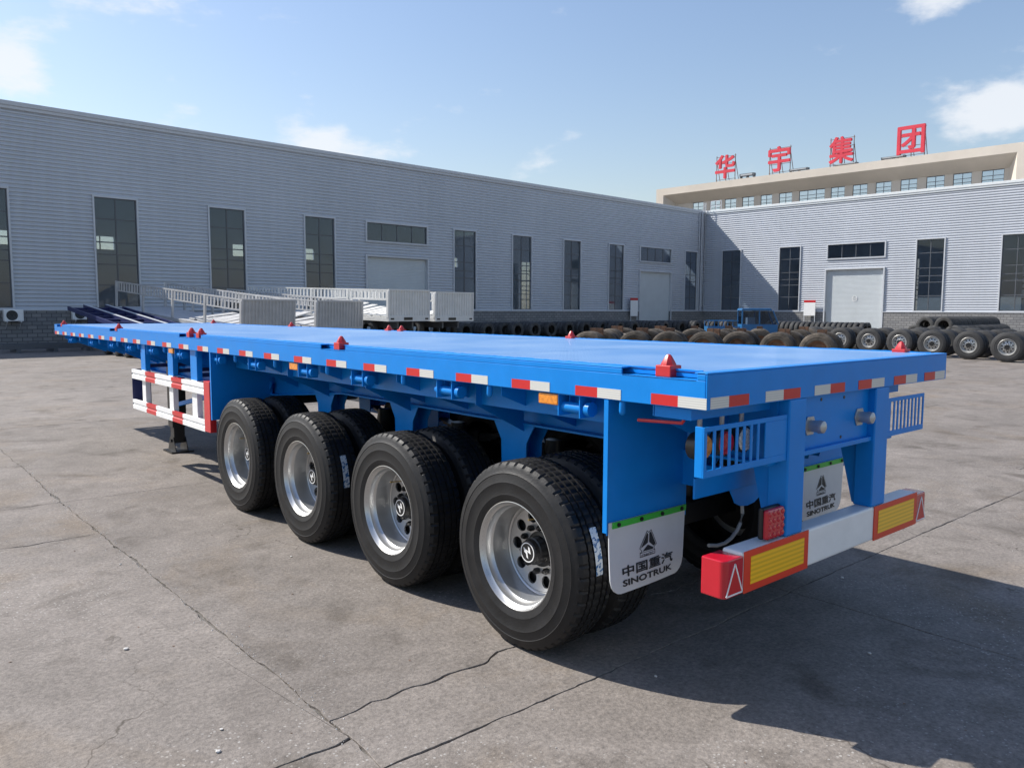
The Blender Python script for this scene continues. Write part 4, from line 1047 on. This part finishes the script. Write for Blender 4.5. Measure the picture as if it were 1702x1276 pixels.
# ------------------------------------------------------------------ tyre rows
ORD = 'first second third fourth fifth sixth seventh eighth ninth tenth eleventh twelfth thirteenth fourteenth fifteenth sixteenth seventeenth eighteenth nineteenth twentieth twenty-first twenty-second twenty-third twenty-fourth twenty-fifth'.split()
def tyre_row(x, y, dx, dy, n, axis_rz, label, group, z=.53, mesh=None, lean=0.06, jit=.03):
    for k in range(n):
        o = link('tyre', mesh or TYRE_LO); o.location = (x+dx*k+random.uniform(-jit, jit), y+dy*k+random.uniform(-jit, jit), z)
        o.rotation_euler = (random.uniform(0, 6.28), random.uniform(-lean, lean)*0, axis_rz+random.uniform(-.05, .05)); tag(o, label % ORD[k], 'tyre', group)
faces = [775, 812, 840, 862, 890, 917, 948, 975, 1003, 1032, 1056, 1107, 1135, 1160, 1190, 1212]
ordn = ['first', 'second', 'third', 'fourth', 'fifth', 'sixth', 'seventh', 'eighth', 'ninth', 'tenth', 'eleventh', 'twelfth', 'thirteenth', 'fourteenth', 'fifteenth', 'sixteenth']
for k, px_ in enumerate(faces):
    Y = 37.0+random.uniform(-.4, .8)-(0 if px_ < 1000 else (px_-1000)*.012)
    p = px_on(px_, 545, 1, Y)
    tyre_row(p.x, Y, -.018, .33, [6, 5, 8, 6, 7, 9, 5, 7, 8, 6, 9, 9, 7, 6, 8, 5][k], rad(90)+TH, 'black tyre, %%s from the front of the %s tyre row along the long warehouse' % ordn[k], 'tyre row %d along the long warehouse' % (k+1))
for k, (px0, px1, xx) in enumerate(((1283, 1448, 50.5), (1300, 1455, 52.0))):
    a = px_on(px0, 535, 0, xx); b = px_on(px1, 535, 0, xx); n = 19
    tyre_row(a.x, a.y, 0, (b.y-a.y)/n, n, rad(90)+TH, 'black tyre, %%s from the blue truck in the %s row before the sunlit shutter' % ('front', 'rear')[k], '%s tyre row before the sunlit shutter' % ('front', 'rear')[k])
for k, (yy, z) in enumerate(((17.6, 1.02), (16.55, 1.02), (18.15, .53), (17.08, .53), (16.0, .53))):
    nm = ['upper far', 'upper near', 'lowest far', 'lowest middle', 'lowest near'][k]
    tyre_row(46.3, yy, .36, .012, 24 if k < 2 else 25, TH, 'dark tyre, %%s from the near end of the %s tube of stacked tyres' % nm, '%s tube of stacked tyres' % nm, z=z, jit=.01)

# ------------------------------------------------------------------ axle assemblies with wheels
def lowrim(m, side, x):
    s = side
    m.lathe([(.291, x+s*.03), (.305, x+s*.012), (.297, x+s*.008), (.270, x+s*.04), (.255, x+s*.10), (.245, x+s*.105), (.10, x+s*.06), (.095, x+s*.0), (.0, x+s*.0)], 28, 'x')
m = MB(); lowrim(m, 1, 0.0); RIML = m.mesh('rim', mat('dull_rim', (.48, .48, .47), .42, metal=.6, var=.15, vscale=5), .6)
m = MB(); m.lathe([(.0, .0-.02), (.085, -.02), (.095, .0), (.10, .058)], 20, 'x')
for k in range(10): a = 2*math.pi*k/10; y, z = .185*math.cos(a), .185*math.sin(a); m.tube([(.085, y, z), (.076, y, z)], .03, 10)
for k in range(10): a = 2*math.pi*k/10+.3; y, z = .125*math.cos(a), .125*math.sin(a); m.tube([(.08, y, z), (.045, y, z)], .015, 6)
HUBL = m.mesh('hub', BLACKP, .6)
TYRE_AX = tyre_mesh('tyre', R=.555, W=.30, rim=.291, n=60, tread=True, mats=mat('worn_rubber', (.030, .030, .031), .7, var=.3, vscale=5, bump=.15, bscale=40, objrand=.2))
m = MB(); m.tube([(.3, 0, 0), (1.95, 0, 0)], .085, 14); m.box(.75, .95, -.13, .13, -.1, .16); m.box(1.3, 1.5, -.13, .13, -.1, .16); AXB = m.mesh('axle_beam', BLACKP, .6)
def new_axle(x, y, rz, label):
    r = empty('axle_assembly', (x, y, .555), (0, 0, rz)); tag(r, label, 'axle', 'new axles with silver wheels on the right')
    link('axle_beam', AXB, r)
    for sd, x0 in ((1, 0.0), (-1, 2.25)):
        for k in range(2):
            w_ = empty('wheel', (x0+sd*.335*k, 0, 0), (random.uniform(0, 6), 0, 0 if sd > 0 else math.pi), r)
            link('tyre', TYRE_AX, w_)
            if k == 0: link('rim', RIML, w_); link('hub', HUBL, w_)
    return r
pos = [(29.35, 6.55), (29.98, 8.17), (30.75, 9.75), (31.0, 11.2), (31.6, 12.75), (32.0, 14.25), (32.35, 15.75), (32.6, 17.3)]
oname = ['eighth', 'seventh', 'sixth', 'fifth', 'fourth', 'third', 'second', 'first']
for (x, y), on in zip(pos, oname):
    if y < 7: continue
    new_axle(x, y, TH+random.uniform(-.06, .06), 'axle with silver wheels, %s in the row counted from the rusty axles' % on)
for k, (x, y) in enumerate([(33.6, 8.2), (34.1, 10.0), (34.6, 11.8), (35.0, 13.5)]):
    new_axle(x+.4, y, TH+random.uniform(-.1, .1), 'axle with silver wheels, %s of the rear row, farther from the trailer' % ['nearest the picture edge', 'second', 'third', 'fourth'][k])
# used axles with brown tyres
m = MB(); m.lathe([(.292, .03), (.30, .012), (.27, .05), (.24, .10), (.10, .09), (.09, .02), (0, .02)], 24, 'x'); RIMR = m.mesh('rim', RUST, .6)
m = MB(); m.tube([(.3, 0, 0), (1.95, 0, 0)], .08, 12); m.box(.7, .82, -.10, .10, 0, .62); m.box(1.4, 1.52, -.10, .10, 0, .60); AXR = m.mesh('axle_beam', RUST, .6)
pr = [(975, 26.5), (1053, 27.2), (1109, 26.8), (1168, 26.6), (1225, 27.0), (1290, 26.2), (1358, 25.4), (1010, 30.3), (1082, 30.6), (1150, 30.8), (1205, 31.0), (1262, 30.4), (1325, 30.0)]
for k, (px_, dep) in enumerate(pr):
    lat = (px_-851)/F_PX*dep; p = CAM+dep*Vector((math.sin(YAW), math.cos(YAW), 0))+lat*rgt0
    r = empty('used_axle', (p.x, p.y, .58), (0, 0, rad(25)+random.uniform(-.15, .15))); r.scale = (1.0, 1.09, 1.09); tag(r, 'rusty axle with brown tyres, %s of the %s row counted from the tyre rows' % (ordn[k % 7], ('front', 'rear')[k > 6]), 'axle', 'rusty used axles behind the blue deck')
    link('axle_beam', AXR, r)
    for sd, x0 in ((1, 0.0), (-1, 2.25)):
        for q_ in range(2):
            w_ = empty('wheel', (x0+sd*.335*q_, 0, 0), (random.uniform(0, 6), 0, 0 if sd > 0 else math.pi), r); link('tyre', TYRE_BR, w_)
            if q_ == 0: link('rim', RIMR, w_)
# weathered plank platform between the axles
for k, (px_, dep, wd, lb) in enumerate(((1032, 31, 1.5, 'pale steel platform on legs behind the first rusty axles'), (1128, 32, 1.4, 'pale steel platform on legs beside the blue mini truck'), (1318, 31, 1.8, 'pale wooden platform between rusty and silver axles'))):
    lat = (px_-851)/F_PX*dep; p = CAM+dep*Vector((math.sin(YAW), math.cos(YAW), 0))+lat*rgt0
    r = empty('low_platform', (p.x, p.y, 0), (0, 0, -YAW)); tag(r, lb, 'platform', 'low platforms among the axles')
    m = MB(); m.box(-wd/2, wd/2, -.4, .4, .90, .95); m.obj('top', mat('weathered_board', (.34, .29, .24), .8, var=.3), r)
    for sx in (-1, 1):
        for sy in (-1, 1): m = MB(); m.box(sx*(wd/2-.1)-.04, sx*(wd/2-.1)+.04, sy*.3-.04, sy*.3+.04, 0, .90); m.obj('leg', RUST, r)

# ------------------------------------------------------------------ blue mini truck
dep = 43.0; lat = (1255-851)/F_PX*dep; p = CAM+dep*Vector((math.sin(YAW), math.cos(YAW), 0))+lat*rgt0
tk = empty('mini_truck', (p.x, p.y, 0), (0, 0, -YAW-.12)); tag(tk, 'small blue open-bed truck with a boxy cab among the tyre rows', 'truck')
TB = mat('truck_blue', (0.014, 0.115, 0.28), .4, var=.12)
m = MB(); prof = [(-.85, .75), (.95, .75), (1.0, 1.05), (.72, 1.86), (.60, 1.93), (-.78, 1.93), (-.88, 1.80)]
# cab as posts and panels so that the window openings are real
m.prism([(-.85, .55), (.98, .55), (1.02, 1.12), (-.88, 1.12)], -.72, .72, 'y')
m.prism([(-.92, 1.86), (.72, 1.86), (.62, 1.98), (-.86, 1.98)], -.74, .74, 'y')
for y in (-.72, .66):
    for a, b in (((-.88, 1.12), (-.88, 1.86)), ((.02, 1.12), (.0, 1.86)), ((1.0, 1.12), (.70, 1.86))): m.bar((a[0]+.04, y+.03, a[1]), (b[0]+.04, y+.03, b[1]), .06, .08)
m.obj('cab', TB, tk, bevel=.03)
for y in (-.70, .70):
    m = MB(); m.box(-.80, .0, y-.005, y+.005, 1.13, 1.85); m.obj('side_window', GLASS, tk)
    m = MB(); m.prism([(.08, 1.13), (.98, 1.13), (.70, 1.85), (.08, 1.85)], y-.005, y+.005, 'y'); m.obj('side_window', GLASS, tk)
m = MB(); m.box(-.86, -.85, -.64, .64, 1.14, 1.84); m.obj('rear_window', GLASS, tk)
m = MB(); m.add([(1.03, -.64, 1.14), (1.03, .64, 1.14), (.74, .64, 1.85), (.74, -.64, 1.85)], [(0, 1, 2, 3)]); m.obj('windscreen', GLASS, tk)
m = MB(); m.box(-.5, -.1, -.3, .3, .9, 1.5); m.obj('seat', INTW, tk)
m = MB(); m.box(-2.65, -.95, -.8, .8, .72, .82); m.box(-2.65, -.95, -.8, -.76, .82, 1.0); m.box(-2.65, -.95, .76, .8, .82, 1.0); m.box(-2.65, -2.61, -.76, .76, .82, 1.0); m.obj('cargo_bed', TB, tk)
m = MB()
for y in (-.78, .78):
    m.tube([(-2.63, y, 1.0), (-2.63, y, 1.26), (-2.55, y, 1.31), (-1.05, y, 1.31)], .025, 6)
    for x in (-2.1, -1.6, -1.1): m.tube([(x, y, 1.0), (x, y, 1.31)], .02, 6)
m.obj('bed_rail', TB, tk)
m = MB(); m.box(-2.8, .9, -.4, -.3, .45, .6); m.box(-2.8, .9, .3, .4, .45, .6); m.obj('chassis', BLACKP, tk)
for x in (-2.2, .45):
    for y in (-.70, .58): o = link('tyre', TYRE_LO, tk); o.scale = (.55, .62, .62); o.location = (x, y, .33); o.rotation_euler = (0, 0, rad(90))

# ------------------------------------------------------------------ stones and grit on the concrete
def stone_mesh(s, seed):
    rnd = random.Random(seed); bm = bmesh.new(); bmesh.ops.create_icosphere(bm, subdivisions=1, radius=s)
    for v in bm.verts: v.co *= rnd.uniform(.65, 1.15); v.co.z *= .55
    me = bpy.data.meshes.new('stone'); bm.to_mesh(me); bm.free(); me.materials.append(STONE); return me
sp = [(209, 1079, .016, 'small white stone left of the long joint in the concrete'), (362, 1249, .014, 'white stone at the bottom edge left of the joint'), (484, 925, .010, 'tiny white stone near the third wheel from the rear'),
      (200, 938, .010, 'tiny pale stone beside the long joint'), (368, 1212, .010, 'dark chip lying below the joint'), (1400, 960, .012, 'pale stone in the shade behind the bumper'), (1445, 1086, .013, 'pale mark-like stone in the middle of the shadow'), (1090, 1124, .012, 'pale stone in the shadow behind the mudflap')]
for k, (x, y, s, lb) in enumerate(sp):
    p = px_on(x, y, 2, 0); o = link('stone', stone_mesh(s, k)); o.location = (p.x, p.y, s*.32); tag(o, lb, 'stone', 'loose stones on the concrete')
m = MB(); rnd = random.Random(3)
for k in range(900):
    if rnd.random() < .55:
        yy = rnd.uniform(-1.5, 9); o_, h_ = joint(yy, -1.14*1.7+.3, .055); xx = -1.14+o_+rnd.gauss(0, .035)
    else: xx, yy = rnd.uniform(-4, 6), rnd.uniform(-2, 8)
    s = rnd.uniform(.0015, .005); a = rnd.uniform(0, 6)
    c, q_ = math.cos(a)*s, math.sin(a)*s
    m.add([(xx+c, yy+q_, 0), (xx-q_, yy+c, 0), (xx-c, yy-q_, 0), (xx+q_, yy-c, 0), (xx, yy, s*1.0)], [(0, 1, 4), (1, 2, 4), (2, 3, 4), (3, 0, 4)])
m2 = MB()
for k in range(160):
    xx, yy = rnd.uniform(-4, 6), rnd.uniform(-2.2, 8); s = rnd.uniform(.004, .012); a = rnd.uniform(0, 6); el = rnd.uniform(.15, .6)
    c, q_ = math.cos(a), math.sin(a)
    m2.add([(xx+c*s, yy+q_*s, .001), (xx-q_*s*el, yy+c*s*el, .004), (xx-c*s, yy-q_*s, .001), (xx+q_*s*el, yy-c*s*el, .003)], [(0, 1, 2), (0, 2, 3)])
lt = m2.obj('litter', RUST); lt['kind'] = 'stuff'; lt['label'] = 'dry leaf bits and dark flakes scattered on the concrete'; lt['category'] = 'litter'
gr = m.obj('gravel', STONE); gr['kind'] = 'stuff'; gr['label'] = 'fine grit scattered on the concrete and along its joints'; gr['category'] = 'grit'
